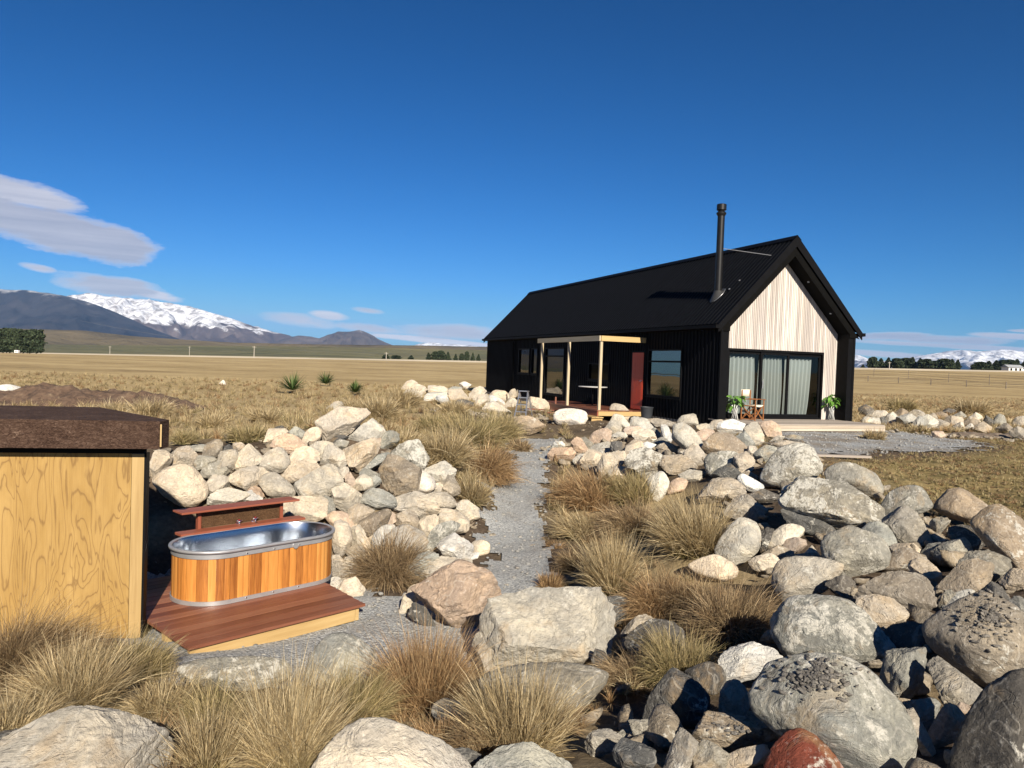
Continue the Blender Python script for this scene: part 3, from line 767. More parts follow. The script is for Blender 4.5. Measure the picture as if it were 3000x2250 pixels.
MB().tube([(fu + .1, fs, 5.33), slope_pt(1.95, .33, .04)], .011, 6).build('stay_rod', alu, flue)
# roof screws
mb = MB()
for u, s in ((1.2, .85), (.93, .98)):
    p = Vector(slope_pt(u, s, .03)); mb.tube([p, p + Vector((-.012, 0, .02))], .03, 8)
mb.build('roof_fixing', alu, roof)

# gable cladding: vertical boards cut to the soffit line, with the door opening
gd0, gd1, gdz = .575, 4.27, 2.16
rnd = random.Random(4); mb = MB(); u = WT - .02
while u < HW - WT + .02:
    w = .066; a, b = u, min(u + w, HW - WT + .02)
    def top_z(x): return TE + (min(x, HW - x) - WT) * (TA - TE) / (HW / 2 - WT) + .02
    tnt = rnd.random()
    for x0, x1 in [(a, b)]:
        zlo = gdz if (x1 > gd0 and x0 < gd1) else -.06
        segs = [(x0, x1, zlo)]
        if x0 < gd0 < x1: segs = [(x0, gd0, -.06), (gd0, x1, gdz)]
        if x0 < gd1 < x1: segs = [(x0, gd1, gdz), (gd1, x1, -.06)]
        for q0, q1, zl in segs:
            e = .006
            mb.add([(q0 + e, RD, zl), (q1 - e, RD, zl), (q1 - e, RD, top_z(q1)), (q0 + e, RD, top_z(q0)), (q0 + e, RD + .02, zl), (q1 - e, RD + .02, zl), (q1 - e, RD + .02, top_z(q1)), (q0 + e, RD + .02, top_z(q0))],
                   [(0, 1, 2, 3), (0, 4, 5, 1), (1, 5, 6, 2), (4, 0, 3, 7)], tnt)
    u += w
mb.add([(WT, RD + .018, -.06), (gd0 - .002, RD + .018, -.06), (gd0 - .002, RD + .018, 2.9), (WT, RD + .018, 2.7)], [(0, 1, 2, 3)], 0)
gw = mb.build('gable_cladding', larch, house)
mb = MB(); mb.add([(WT, RD + .022, gdz), (HW - WT, RD + .022, gdz), (HW - WT, RD + .022, TE), (HW / 2, RD + .022, TA), (WT, RD + .022, TE)], [(0, 1, 2, 3, 4)])
mb.box(WT, gd0, RD + .022, RD + .1, -.06, gdz - .003); mb.box(gd1, HW - WT, RD + .022, RD + .1, -.06, gdz - .003)
mb.build('gable_backing', trim_black, house)

# sliding door
sd = MB(); F0 = RD - .015; F1 = RD + .12
for b in ((gd0, gd1, gdz - .07, gdz), (gd0, gd1, -.05, .05), (gd0, gd0 + .06, .05, gdz - .07), (gd1 - .06, gd1, .05, gdz - .07)):
    sd.box(b[0], b[1], F0, F1, b[2], b[3])
door_f = sd.build('sliding_door', trim_black, house)
pu = [gd0 + .06, 1.86, 2.90, gd1 - .06]
for k in range(3):
    a, b = pu[k] - (.03 if k else 0), pu[k + 1] + (.03 if k < 2 else 0); s0 = RD + (.012 if k % 2 else .055); s1 = s0 + .038
    m_ = MB(); tz = gdz - .072
    for q in ((a, a + .075, .052, tz), (b - .075, b, .052, tz), (a + .075, b - .075, .052, .15), (a + .075, b - .075, tz - .085, tz)): m_.box(q[0], q[1], s0, s1, q[2], q[3])
    sash = m_.build('door_sash', trim_black, door_f)
    g = MB(); g.add([(a + .07, s0 + .02, .14), (b - .07, s0 + .02, .14), (b - .07, s0 + .02, tz - .08), (a + .07, s0 + .02, tz - .08)], [(0, 1, 2, 3)]); g.build('pane', door_glass, sash)
MB().box(1.90, 1.925, RD - .035, RD + .01, .95, 1.2, bev=.006).build('door_handle', alu, door_f)
# curtains behind the three panes
for k, (a, b, lab) in enumerate(((.70, 1.77, 'left of the three pale sheer curtains behind the glass sliding door'), (1.97, 2.80, 'middle one of the three sheer curtains, behind the centre sliding pane'), (2.98, 3.98, 'right hand sheer curtain of the sliding door, swept aside at its hem'))):
    n = 120; t = np.linspace(0, 1, n); V = []
    for z in np.linspace(.06, 1.93, 14):
        kz = (1.93 - z) / 1.87
        pull = -.16 * kz ** 2.2 if k == 2 else .02 * math.sin(3 * kz)
        uu = a + (b - a) * t + pull * t
        ss = RD + .26 + (.035 + .02 * kz) * np.sin(t * 2 * math.pi * 6.5 + .5 * math.sin(4 * kz) + k) + .012 * np.sin(t * 41 + 2 * kz)
        V.append(np.c_[uu, ss, np.full(n, z + .012 * np.cos(t * 2 * math.pi * 6.5) * (z > 1.8))])
    V = np.concatenate(V); i = (np.arange(13)[:, None] * n + np.arange(n - 1)[None]).ravel()
    o = link('curtain', np_mesh('curtain', V, np.stack([i, i + 1, i + n + 1, i + n], -1), True), curtain_m)
    o.matrix_world = HMAT; tag(o, lab, 'curtain', 'sheer curtains of the sliding door')
# side windows
for s0, s1, z0, z1, tr in WINS:
    m_ = MB(); e = .055
    for q in ((s0, s1, z0 - .0, z0 + e), (s0, s1, z1 - e, z1), (s0, s0 + e, z0 + e, z1 - e), (s1 - e, s1, z0 + e, z1 - e)): m_.box(-.05, .07, q[0], q[1], q[2], q[3])
    if tr: m_.box(-.04, .06, s0 + e, s1 - e, tr - .03, tr + .03)
    w = m_.build('window', trim_black, house)
    g = MB(); g.add([(.02, s0 + e, z0 + e), (.02, s1 - e, z0 + e), (.02, s1 - e, z1 - e), (.02, s0 + e, z1 - e)], [(0, 1, 2, 3)]); g.build('pane', glass, w)
    MB().box(-.09, -.05, s0 - .03, s1 + .03, z0 - .05, z0 - .015).build('sill', trim_black, w)
# red front door
m_ = MB(); m_.box(-.038, .02, DOOR[0] + .05, DOOR[1] - .05, DOOR[2] + .03, DOOR[3] - .05)
for k in range(1, 5):
    ss = DOOR[0] + .05 + k * (DOOR[1] - DOOR[0] - .1) / 5; m_.box(-.042, -.038, ss - .075, ss + .07, DOOR[2] + .2, DOOR[3] - .2)
fd = m_.build('front_door', red_paint, house)
m_ = MB()
for q in ((DOOR[0], DOOR[0] + .05, DOOR[2], DOOR[3]), (DOOR[1] - .05, DOOR[1], DOOR[2], DOOR[3]), (DOOR[0] + .05, DOOR[1] - .05, DOOR[3] - .05, DOOR[3])): m_.box(-.03, .06, *q)
m_.build('door_frame', trim_black, fd)
MB().tube([(-.09, DOOR[0] + .13, 1.0), (-.09, DOOR[0] + .25, 1.0)], .011, 8).tube([(-.04, DOOR[0] + .13, 1.0), (-.09, DOOR[0] + .13, 1.0)], .012, 8).tube([(-.040, DOOR[0] + .13, 1.0), (-.048, DOOR[0] + .13, 1.0)], .028, 12).build('handle', chrome, fd, True)
# wall lamp beside the slider
m_ = MB(); m_.box(.43, .50, RD - .02, RD, 1.44, 1.60); m_.box(.42, .51, RD - .11, RD - .02, 1.42, 1.62, bev=.01); m_.build('wall_lamp', trim_black, house)

# verandah frame
VU = -1.73
post_pale = wood('post_pale', (.36, .285, .18), (.48, .40, .27), (.57, .49, .36), 2, .6, 30, .25)
def post(s): MB().box(VU - .045, VU + .045, s - .045, s + .045, -.05, 2.36, rnd.random(), bev=.004).build('verandah_post', post_pale, house)
for s in (4.44, 7.09, 9.75): post(s)
bm_pine = wood('pine_beam', (.30, .25, .17), (.42, .36, .25), (.52, .46, .34), 1, .6, 26, .2)
MB().box(VU - .10, VU - .047, 4.39, 10.05, 2.34, 2.52, .4).build('verandah_beam', bm_pine, house)
MB().box(VU - .045, -.03, 4.345, 4.393, 2.34, 2.52, .8).build('verandah_beam', pine, house)

# ------------------------------------------------------------------ decks and small things round the house
def planks(root, name, m, a0, a1, b0, b1, z, w, th, gap=.009, along=0, lift=0, seed=1):
    """boards running along one axis of the root, one part for the walking surface"""
    r = random.Random(seed); mb = MB(); q = b0
    while q < b1 - .01:
        e = min(q + w, b1); tz = r.uniform(-.0015, .0015)
        if along == 0: mb.box(a0 + r.uniform(-.006, .006), a1 + r.uniform(-.006, .006), q + gap / 2, e - gap / 2, z - th, z + tz, r.random())
        else: mb.box(q + gap / 2, e - gap / 2, a0, a1, z - th, z + tz, r.random())
        q = e
    return mb.build(name, m, root)


fdk = hroot('timber_deck', 'weathered grey timber deck in front of the glass sliding door', 'deck', 0, 0, 0)
planks(fdk, 'deck_boards', grey_deck, -.05, 4.87, -1.52, RD - .02, -.005, .138, .03, seed=3)
for z0, z1, t in ((-.115, -.037, .4), (-.195, -.121, .8)): MB().box(-.03, 4.85, -1.555, -1.525, z0, z1, t).build('fascia', fascia_pale, fdk)
for z0, z1 in ((-.115, -.037), (-.195, -.121)): MB().box(4.85, 4.88, -1.5, RD, z0, z1, .5).build('side_fascia', fascia_pale, fdk)
mb = MB()
for u in (.4, 1.6, 2.8, 4.0, 4.7): mb.box(u, u + .09, -1.4, -1.31, -.5, -.04)
mb.build('bearer', post_wood, fdk)

vdk = hroot('verandah_deck', 'reddish brown verandah deck under the pale posts', 'deck', 0, 0, 0)
planks(vdk, 'deck_boards', decking, 4.32, 10.3, VU - .12, -.06, -.05, .138, .03, along=1, seed=5)
MB().box(VU - .10, VU - .065, 4.35, 10.25, -.30, -.085, .5).build('fascia', red_board, vdk)
MB().box(VU - .06, -.06, 4.335, 4.37, -.24, -.085, .7).build('end_fascia', pine, vdk)
stp = hroot('timber_step', 'low timber step at the near corner of the verandah deck', 'step', VU - .05, 4.2, 0)
m_ = MB()
for k in range(3): m_.box(-.45 + k * .15, -.31 + k * .15, -.25, .75, -.29, -.255, .3 + .2 * k)
m_.build('tread', pine, stp)
for b in (-.2, .62): MB().box(-.43, -.02, b, b + .05, -.5, -.295, .5).build('bearer', pine, stp)
for k, (px, py, L, rz, lab) in enumerate(((1603, 1203, 1.5, .12, 'red brown plank lying on the ground left of the white boulder'), (1642, 1212, 1.1, .3, 'short dark plank end resting beside the verandah post base'))):
    p = hit(px, py); o = MB().box(-L / 2, L / 2, -.07, .07, 0, .05, .5, bev=.004).build('loose_plank', decking); o.location = (p[0], p[1], p[2] + Z0); o.rotation_euler = (0, .03, rz)
    tag(o, lab, 'plank', 'loose planks by the verandah')
p = hit(1627, 1204); o = MB().box(-.03, .03, -.03, .03, -.1, .55, .5, bev=.004).build('short_stake', decking); o.location = (p[0], p[1], p[2] + Z0); tag(o, 'short dark timber stake standing left of the verandah deck', 'stake')
p = hit(2460, 1342); o = MB().box(-.62, .62, -.07, .07, 0, .045, .5, bev=.003).build('loose_plank', grey_deck); o.location = (p[0], p[1], p[2] + Z0 + .02); o.rotation_euler = (0, 0, .05)
tag(o, 'grey plank lying on the grass edge in front of the deck', 'plank')

tb = hroot('round_table', 'round outdoor table on the verandah behind the posts', 'table', -.62, 7.2, -.05)
MB().tube([(0, 0, .70), (0, 0, .72), (0, 0, .735)], [.54, .56, .55], 40).build('table_top', simple('table_white', (.55, .55, .53), .5), tb)
MB().tube([(0, 0, .02), (0, 0, .70)], .03, 12).build('pedestal', trim_black, tb, True)
MB().tube([(0, 0, 0), (0, 0, .015), (0, 0, .03)], [.25, .24, .05], 24).build('base', trim_black, tb)
pk = hroot('plant_pot', 'empty dark grey pot by the foot of the red door', 'pot', -.45, 3.4, -.25)
MB().tube([(0, 0, 0), (0, 0, .36), (0, 0, .38), (0, 0, .40)], [.17, .215, .23, .23], 28, caps=False).tube([(0, 0, .01), (0, 0, .02)], .17, 28).build('pot', pot_grey, pk, True, 50)
MB().tube([(0, 0, .30), (0, 0, .31)], .20, 24).build('soil', simple('potting_soil', (.03, .02, .015), .95), pk)

# step ladder
p = hit(1532, 1226); ld = empty('step_ladder', (p[0], p[1], p[2] + Z0), R(-28), 'small silver aluminium step ladder standing among the stones', 'ladder')
for x in (-1, 1):
    MB().bar((x * .22, -.22, 0), (x * .15, .0, .92), .06, .02, up=(1, 0, 0)).build('front_rail', alu, ld)
    MB().bar((x * .22, .30, 0), (x * .15, .03, .90), .035, .02, up=(1, 0, 0)).build('rear_rail', alu, ld)
for k in range(3):
    z = .24 + .24 * k; y = -.22 + .24 * z; w = .21 - .018 * k * 3 * .24
    MB().box(-w, w, y - .03, y + .06, z - .02, z + .01).build('tread', alu, ld)
MB().box(-.16, .16, -.08, .10, .92, .95).build('top_cap', alu, ld)
MB().bar((-.2, .2, .3), (.2, .2, .3), .025, .015).bar((-.18, .12, .6), (.18, .12, .6), .025, .015).build('brace', alu, ld)

# director's chair
ch = hroot('director_chair', 'folding wooden director chair with cream canvas on the grey deck', 'chair', 1.12, -.12, 0, R(26))
w, d = .27, .22
for x in (-1, 1):
    for y in (-1, 1): MB().bar((x * w, y * d, 0), (x * w, y * d, .62 if y < 0 else .90), .03, .03, bev=.004).build('leg', chair_wood, ch)
    MB().box(x * w - .03, x * w + .03, -d - .05, d + .05, .622, .645, .5, bev=.006).build('armrest', chair_wood, ch)
    MB().bar((x * w, -d, .44), (x * w, d, .44), .03, .025).bar((x * w, -d, .04), (x * w, d, .04), .03, .025).build('side_rail', chair_wood, ch)
for y in (-1, 1):
    yy = y * (d - .03)
    MB().bar((-w + .02, yy, .05), (w - .02, yy, .43), .03, .018, up=(0, 1, 0)).bar((-w + .02, yy + .02, .43), (w - .02, yy + .02, .05), .03, .018, up=(0, 1, 0)).build('cross_brace', chair_wood, ch)
for x in (-1, 1):
    xx = x * (w - .005)
    MB().bar((xx, -d + .02, .06), (xx, d - .02, .42), .026, .016, up=(1, 0, 0)).bar((xx - x * .02, -d + .02, .42), (xx - x * .02, d - .02, .06), .026, .016, up=(1, 0, 0)).build('side_brace', chair_wood, ch)
n = 9; V = []
for yv in (-d, d):
    for k in range(n): t = k / (n - 1); V.append((-w + 2 * w * t, yv, .462 - .05 * 4 * t * (1 - t)))
me = np_mesh('seat', V, np.array([(k, k + 1, n + k + 1, n + k) for k in range(n - 1)])); so = link('seat', me, canvas, ch); so.modifiers.new('s', 'SOLIDIFY').thickness = .006
V = []
for zv in (.70, .91):
    for k in range(n): t = k / (n - 1); V.append((-w - .02 + (2 * w + .04) * t, d + .02 + .05 * 4 * t * (1 - t), zv))
me = np_mesh('backrest', V, np.array([(k, k + 1, n + k + 1, n + k) for k in range(n - 1)])); so = link('backrest', me, canvas, ch); so.modifiers.new('s', 'SOLIDIFY').thickness = .006


def leaf_plant(u, s, label, seed, tall):
    r = random.Random(seed); root = hroot('potted_plant', label, 'plant', u, s, 0, group='leafy plants either side of the sliding door')
    for k in range(9):   # slender pale stakes gathered into a flared stand
        t = 2 * math.pi * k / 9
        MB().tube([(.10 * math.cos(t), .10 * math.sin(t), 0), (.055 * math.cos(t + .6), .055 * math.sin(t + .6), .24), (.11 * math.cos(t + 1.2), .11 * math.sin(t + 1.2), .46)], .011, 6).build('stake', stem_pale, root, True)
    MB().tube([(0, 0, .02), (0, 0, .25), (0, 0, .36)], [.075, .06, .08], 14).build('pot', pot_grey, root, True)
    mb = MB()
    for k in range(26):
        a = r.uniform(0, 6.28); hgt = r.uniform(.42, tall); rad = r.uniform(.03, .17); L = r.uniform(.14, .24); wd = L * .36
        c = Vector((rad * math.cos(a), rad * math.sin(a), hgt)); d = Vector((math.cos(a), math.sin(a), r.uniform(-.9, .7))).normalized()
        sd_ = d.cross(Vector((r.uniform(-.4, .4), r.uniform(-.4, .4), 1))).normalized(); up = sd_.cross(d)
        pts = []
        for q, ww in ((0, .1), (.3, .9), (.6, .85), (1, .02)):
            cc = c + d * L * q - Vector((0, 0, .09 * q * q)); pts += [cc - sd_ * wd * ww + up * .02 * ww, cc - up * .012, cc + sd_ * wd * ww + up * .02 * ww]
        fs = []
        for q in range(3): fs += [(3 * q, 3 * q + 1, 3 * q + 4, 3 * q + 3), (3 * q + 1, 3 * q + 2, 3 * q + 5, 3 * q + 4)]
        mb.add(pts, fs, r.random())
        mb.tube([(0, 0, .34), c * .6 + Vector((0, 0, .12)), c], .005, 5, caps=False)
    mb.build('leaves', leaf_green, root, True)
leaf_plant(.56, -.02, 'leafy potted plant leaning at the left end of the glass door', 3, .72)
leaf_plant(4.52, .30, 'leafy potted plant on the right side of the glass door, by the black wing wall', 8, .82)

# ------------------------------------------------------------------ the plywood shed
SG = -2.96
def zc(v): return v + Z0
fl_ = np.array([-.9736, -.2284]); fn = np.array([.2284, -.9736])         # along the front to the left; outward normal
A_b = np.array([-3.62, 7.43])
shed = empty('shed', (A_b[0], A_b[1], zc(SG)), math.atan2(-fl_[1], -fl_[0]), 'plywood shed with a thick brown bark textured flat roof', 'shed')
# local frame: x runs right along the front, y points to the back
HT = 1.95
side = Matrix.Rotation(-math.atan2(-fl_[1], -fl_[0]), 2) @ Vector((-.731, .682))   # the slanting side wall, heading back and left
sx_, sy_ = side.x, side.y
MB().box(-.10, .012, -.016, .004, .0, HT - .005, .3, bev=.002).build('corner_trim', pine_post, shed)
for k, (a, b) in enumerate(((-1.29, -.104), (-2.6, -1.298))): MB().box(a, b, -.012, .003, .0, HT, .4 + k * .2).build('plywood_panel', plywood, shed)
MB().prism([(-2.6, .004), (.012, .004), (.03, .12), (.03 + sx_ * 1.7, .12 + sy_ * 1.7), (-2.6, .12 + sy_ * 1.7)], .0, HT - .03).build('wall', trim_black, shed)
MB().box(-2.6, .03, -.02, .01, HT, HT + .07).box(.012, .034, -.018, .11, .0, HT).build('flashing', trim_black, shed)
rz0 = zc(-.94) - zc(SG); rz1 = zc(-.672) - zc(SG)
pl = [(-2.9, -.22), (.19, -.22), (.235, -.03), (.235 + sx_ * 1.95, -.03 + sy_ * 1.95), (-2.9, -.03 + sy_ * 1.95)]
rf = MB(); rf.prism(pl, rz0, rz1, .5); r_o = rf.build('roof', cork_roof, shed)
MB().box(.192, .206, -.215, -.20, rz0 + .02, rz1 - .03).build('roof_corner_strip', pine_post, r_o)

# ------------------------------------------------------------------ the outdoor bath
BA = .759; DZ = zc(-2.736)
bx, by = np.array([math.sin(BA), math.cos(BA)]), np.array([-math.cos(BA), math.sin(BA)])
bdeck = empty('bath_deck', (-1.551, 8.36, DZ), math.atan2(bx[1], bx[0]), 'low red hardwood deck carrying the cedar bath', 'deck')
r = random.Random(6); mb = MB(); q = 0
while q < 2.3:
    e = q + .142; sh = .115 * q
    mb.box(-1.98, sh + r.uniform(-.003, .003), q + .0055, e - .0055, -.03, r.uniform(-.001, .001), r.random()); q = e
mb.build('deck_boards', decking, bdeck)
MB().box(-1.95, -.10, .05, .095, -.185, -.032, .5, bev=.003).build('fascia', pine, bdeck)
MB().box(-.095, -.05, .05, 1.1, -.185, -.032, .9, bev=.003).build('side_fascia', pine, bdeck)
MB().box(-1.95, -.2, .6, .69, -.26, -.032).box(-1.95, -.2, 1.6, 1.69, -.26, -.032).build('bearer', pine, bdeck)

TH, TLH, TR = .60, .514, .473
tub = empty('bath_tub', (-2.968, 8.896, DZ), math.atan2(bx[1], bx[0]), 'oval steel bath clad in upright orange cedar staves', 'bath')
def stadium(rad, n=96, lh=TLH):
    t = np.linspace(0, 2 * math.pi, n, endpoint=False)
    return np.c_[np.sign(np.cos(t) + 1e-9) * lh + rad * np.cos(t), rad * np.sin(t)]
def loft(rings):
    """rings of (outline, z) joined by quads"""
    mb = MB(); n = len(rings[0][0]); vs = []
    for o, z in rings: vs += [(x, y, z) for x, y in o]
    fs = [(i * n + k, i * n + (k + 1) % n, (i + 1) * n + (k + 1) % n, (i + 1) * n + k) for i in range(len(rings) - 1) for k in range(n)]
    return mb.add(vs, fs)
inner = [(stadium(TR - .035), TH - .005)] + [(stadium(TR - .045 - .05 * k * k / 16, lh=TLH - .01 * k), TH - .03 - .12 * k) for k in range(5)]
inner += [(stadium(.2), .055), (stadium(.02), .05)]
loft(inner).build('shell', tank, tub, True, 50)
rim = [(stadium(TR - .036 + .022 * (1 - math.cos(t)) / 1.0 - .0), TH - .012 + .016 * math.sin(t)) for t in np.linspace(0, math.pi, 7)]
rim += [(stadium(TR + .006), TH - .03), (stadium(TR - .02), TH - .034)]
loft(rim).build('rim', galv, tub, True)
for nm, z0, z1, ro in (('upper_band', TH - .092, TH - .036, TR - .018), ('lower_band', .0, .048, TR - .018)):
    loft([(stadium(ro - .01), z0), (stadium(ro), z0 + .002), (stadium(ro), z1 - .002), (stadium(ro - .01), z1)]).build(nm, galv, tub, True, 40)
per = stadium(TR - .03, 2000); dd = np.r_[0, np.cumsum(np.hypot(*(np.roll(per, -1, 0) - per).T))]; total = dd[-1]; pc = np.vstack([per, per[:1]])
r = random.Random(12); q = 0; mb = MB()
while q < total - .02:
    e = min(total, q + r.choice((.062, .07, .085, .085, .12))); ts = np.linspace(q + .0012, e - .0012, 4)
    P = np.c_[np.interp(ts, dd, pc[:, 0]), np.interp(ts, dd, pc[:, 1])]
    vs = []
    for k, (x, y) in enumerate(P):
        nx = np.array([x - np.clip(x, -TLH, TLH), y]); nx /= np.linalg.norm(nx); o = 0 if 0 < k < 3 else -.003
        vs += [(x + nx[0] * o, y + nx[1] * o, .02), (x + nx[0] * o, y + nx[1] * o, TH - .05)]
    mb.add(vs, [(2 * k, 2 * k + 2, 2 * k + 3, 2 * k + 1) for k in range(3)], r.random()); q = e
mb.build('staves', cedar, tub)
MB().tube([(.25, -TR + .022, TH - .075), (.25, -TR + .006, TH - .075)], .035, 16).build('badge', galv, tub)
for z in (TH - .07, .033):
    mb = MB()
    for x in (-.35, -.02, .3): mb.tube([(x, -TR + .02, z), (x, -TR + .010, z)], .008, 8)
    mb.build('rivet', chrome, tub)
for yb, hb in ((-1, 1),):
    MB().tube([(.7, .1, TH - .3), (.74, .1, TH - .3)], .025, 12).build('drain_cover', chrome, tub)

# shelf with taps behind the bath
def onplane(px, py, off):
    """view ray onto the vertical plane `off` behind the deck's front corner: (along, up) in the deck's frame"""
    q = pdir(px, py); q = q / q[1]; n2 = by; o = np.array([-1.551, 8.36]) + by * off
    t = (o @ n2) / (q[:2] @ n2); P = q * t
    return (P[:2] - o) @ bx, P[2] + Z0 - DZ
shelf = empty('tap_stand', (-1.551, 8.36, DZ), math.atan2(bx[1], bx[0]), 'red timber shelf with a brown bark panel behind the bath', 'shelf')
px0, pz0 = onplane(588, 1545, 2.02); px1, pz1 = onplane(824, 1500, 2.02); tx1, tz1 = onplane(876, 1462, 1.92); lx0, lz0 = onplane(559, 1563, 1.86); lx1, lz1 = onplane(893, 1514, 1.86)
TZ = tz1 - .0; LZ = max(.5, (lz0 + lz1) / 2)
MB().box(px0 - .28, tx1, 1.90, 2.16, TZ - .024, TZ, .5, bev=.003).build('top_shelf', red_board, shelf)
MB().box(px0, px1 - .02, 2.03, 2.06, LZ, TZ - .03, .5).build('bark_panel', cork_panel, shelf)
for x in (px0 - .02, px1): MB().box(x - .02, x + .02, 2.005, 2.07, .0, TZ - .03, .3, bev=.002).build('upright', wood('red_upright', (.15, .04, .022), (.25, .075, .042), (.33, .12, .075), 2, .5, 40, .3), shelf)
MB().box(lx0 - .12, lx1, 1.84, 2.02, LZ - .03, LZ, .6, bev=.003).build('ledge', red_board, shelf)
for px, py, lab in ((697, 1538, 'chrome bath tap with red cross handle, nearer the shed'), (744, 1530, 'chrome bath tap with red cross handle, nearer the middle of the bark panel')):
    x, z = onplane(px, py, 2.0)
    tp = empty('tap', ((np.array([-1.551, 8.36]) + by * 2.03 + bx * x)[0], (np.array([-1.551, 8.36]) + by * 2.03 + bx * x)[1], DZ + z), math.atan2(bx[1], bx[0]), lab, 'tap', 'pair of bath taps')
    MB().tube([(0, 0, 0), (0, -.012, 0)], .032, 16).tube([(0, 0, 0), (0, -.10, .0), (0, -.13, -.02), (0, -.135, -.07)], [.016, .016, .014, .012], 12).build('spout', chrome, tp, True, 50)
    MB().tube([(0, -.06, 0), (0, -.06, .055)], .013, 10).build('stem', chrome, tp, True)
    h = MB().tube([(-.038, -.06, .058), (.038, -.06, .058)], .010, 8).tube([(0, -.098, .058), (0, -.022, .058)], .010, 8)
    h.build('handle', chrome, tp, True); MB().tube([(0, -.06, .055), (0, -.06, .074)], .014, 12).build('handle_cap', simple('tap_red', (.25, .02, .02), .3), tp)

# ------------------------------------------------------------------ boulders
# outline of every stone as it stands in its pile: tile | tone | form | outline | label
TILES = {'L': (400, 1150, 3.6867), 'M': (900, 1100, 3.6867), 'N': (900, 1450, 3.6867), 'A': (1560, 1170, 3.6867), 'B': (2000, 1200, 3.6867), 'C': (2400, 1350, 3.6867), 'D': (2000, 1500, 3.6867),
         'E': (2400, 1750, 3.6867), 'F': (1800, 1800, 3.6867), 'G': (1380, 1650, 3.6867), 'X': (1900, 1600, 2.011), 'Y': (900, 1600, 2.011), 'Z': (0, 1600, 2.212), 'H': (1400, 950, 3.16), 'R': (2450, 900, 4.022), 'W': (0, 1000, 3.16)}
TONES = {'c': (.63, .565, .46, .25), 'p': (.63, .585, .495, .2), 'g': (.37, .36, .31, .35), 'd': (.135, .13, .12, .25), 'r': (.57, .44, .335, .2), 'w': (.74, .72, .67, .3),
         'l': (.345, .33, .28, .9), 'b': (.37, .31, .235, .35), 'k': (.125, .12, .112, .5), 's': (.20, .055, .035, .5), 't': (.49, .44, .36, .35)}
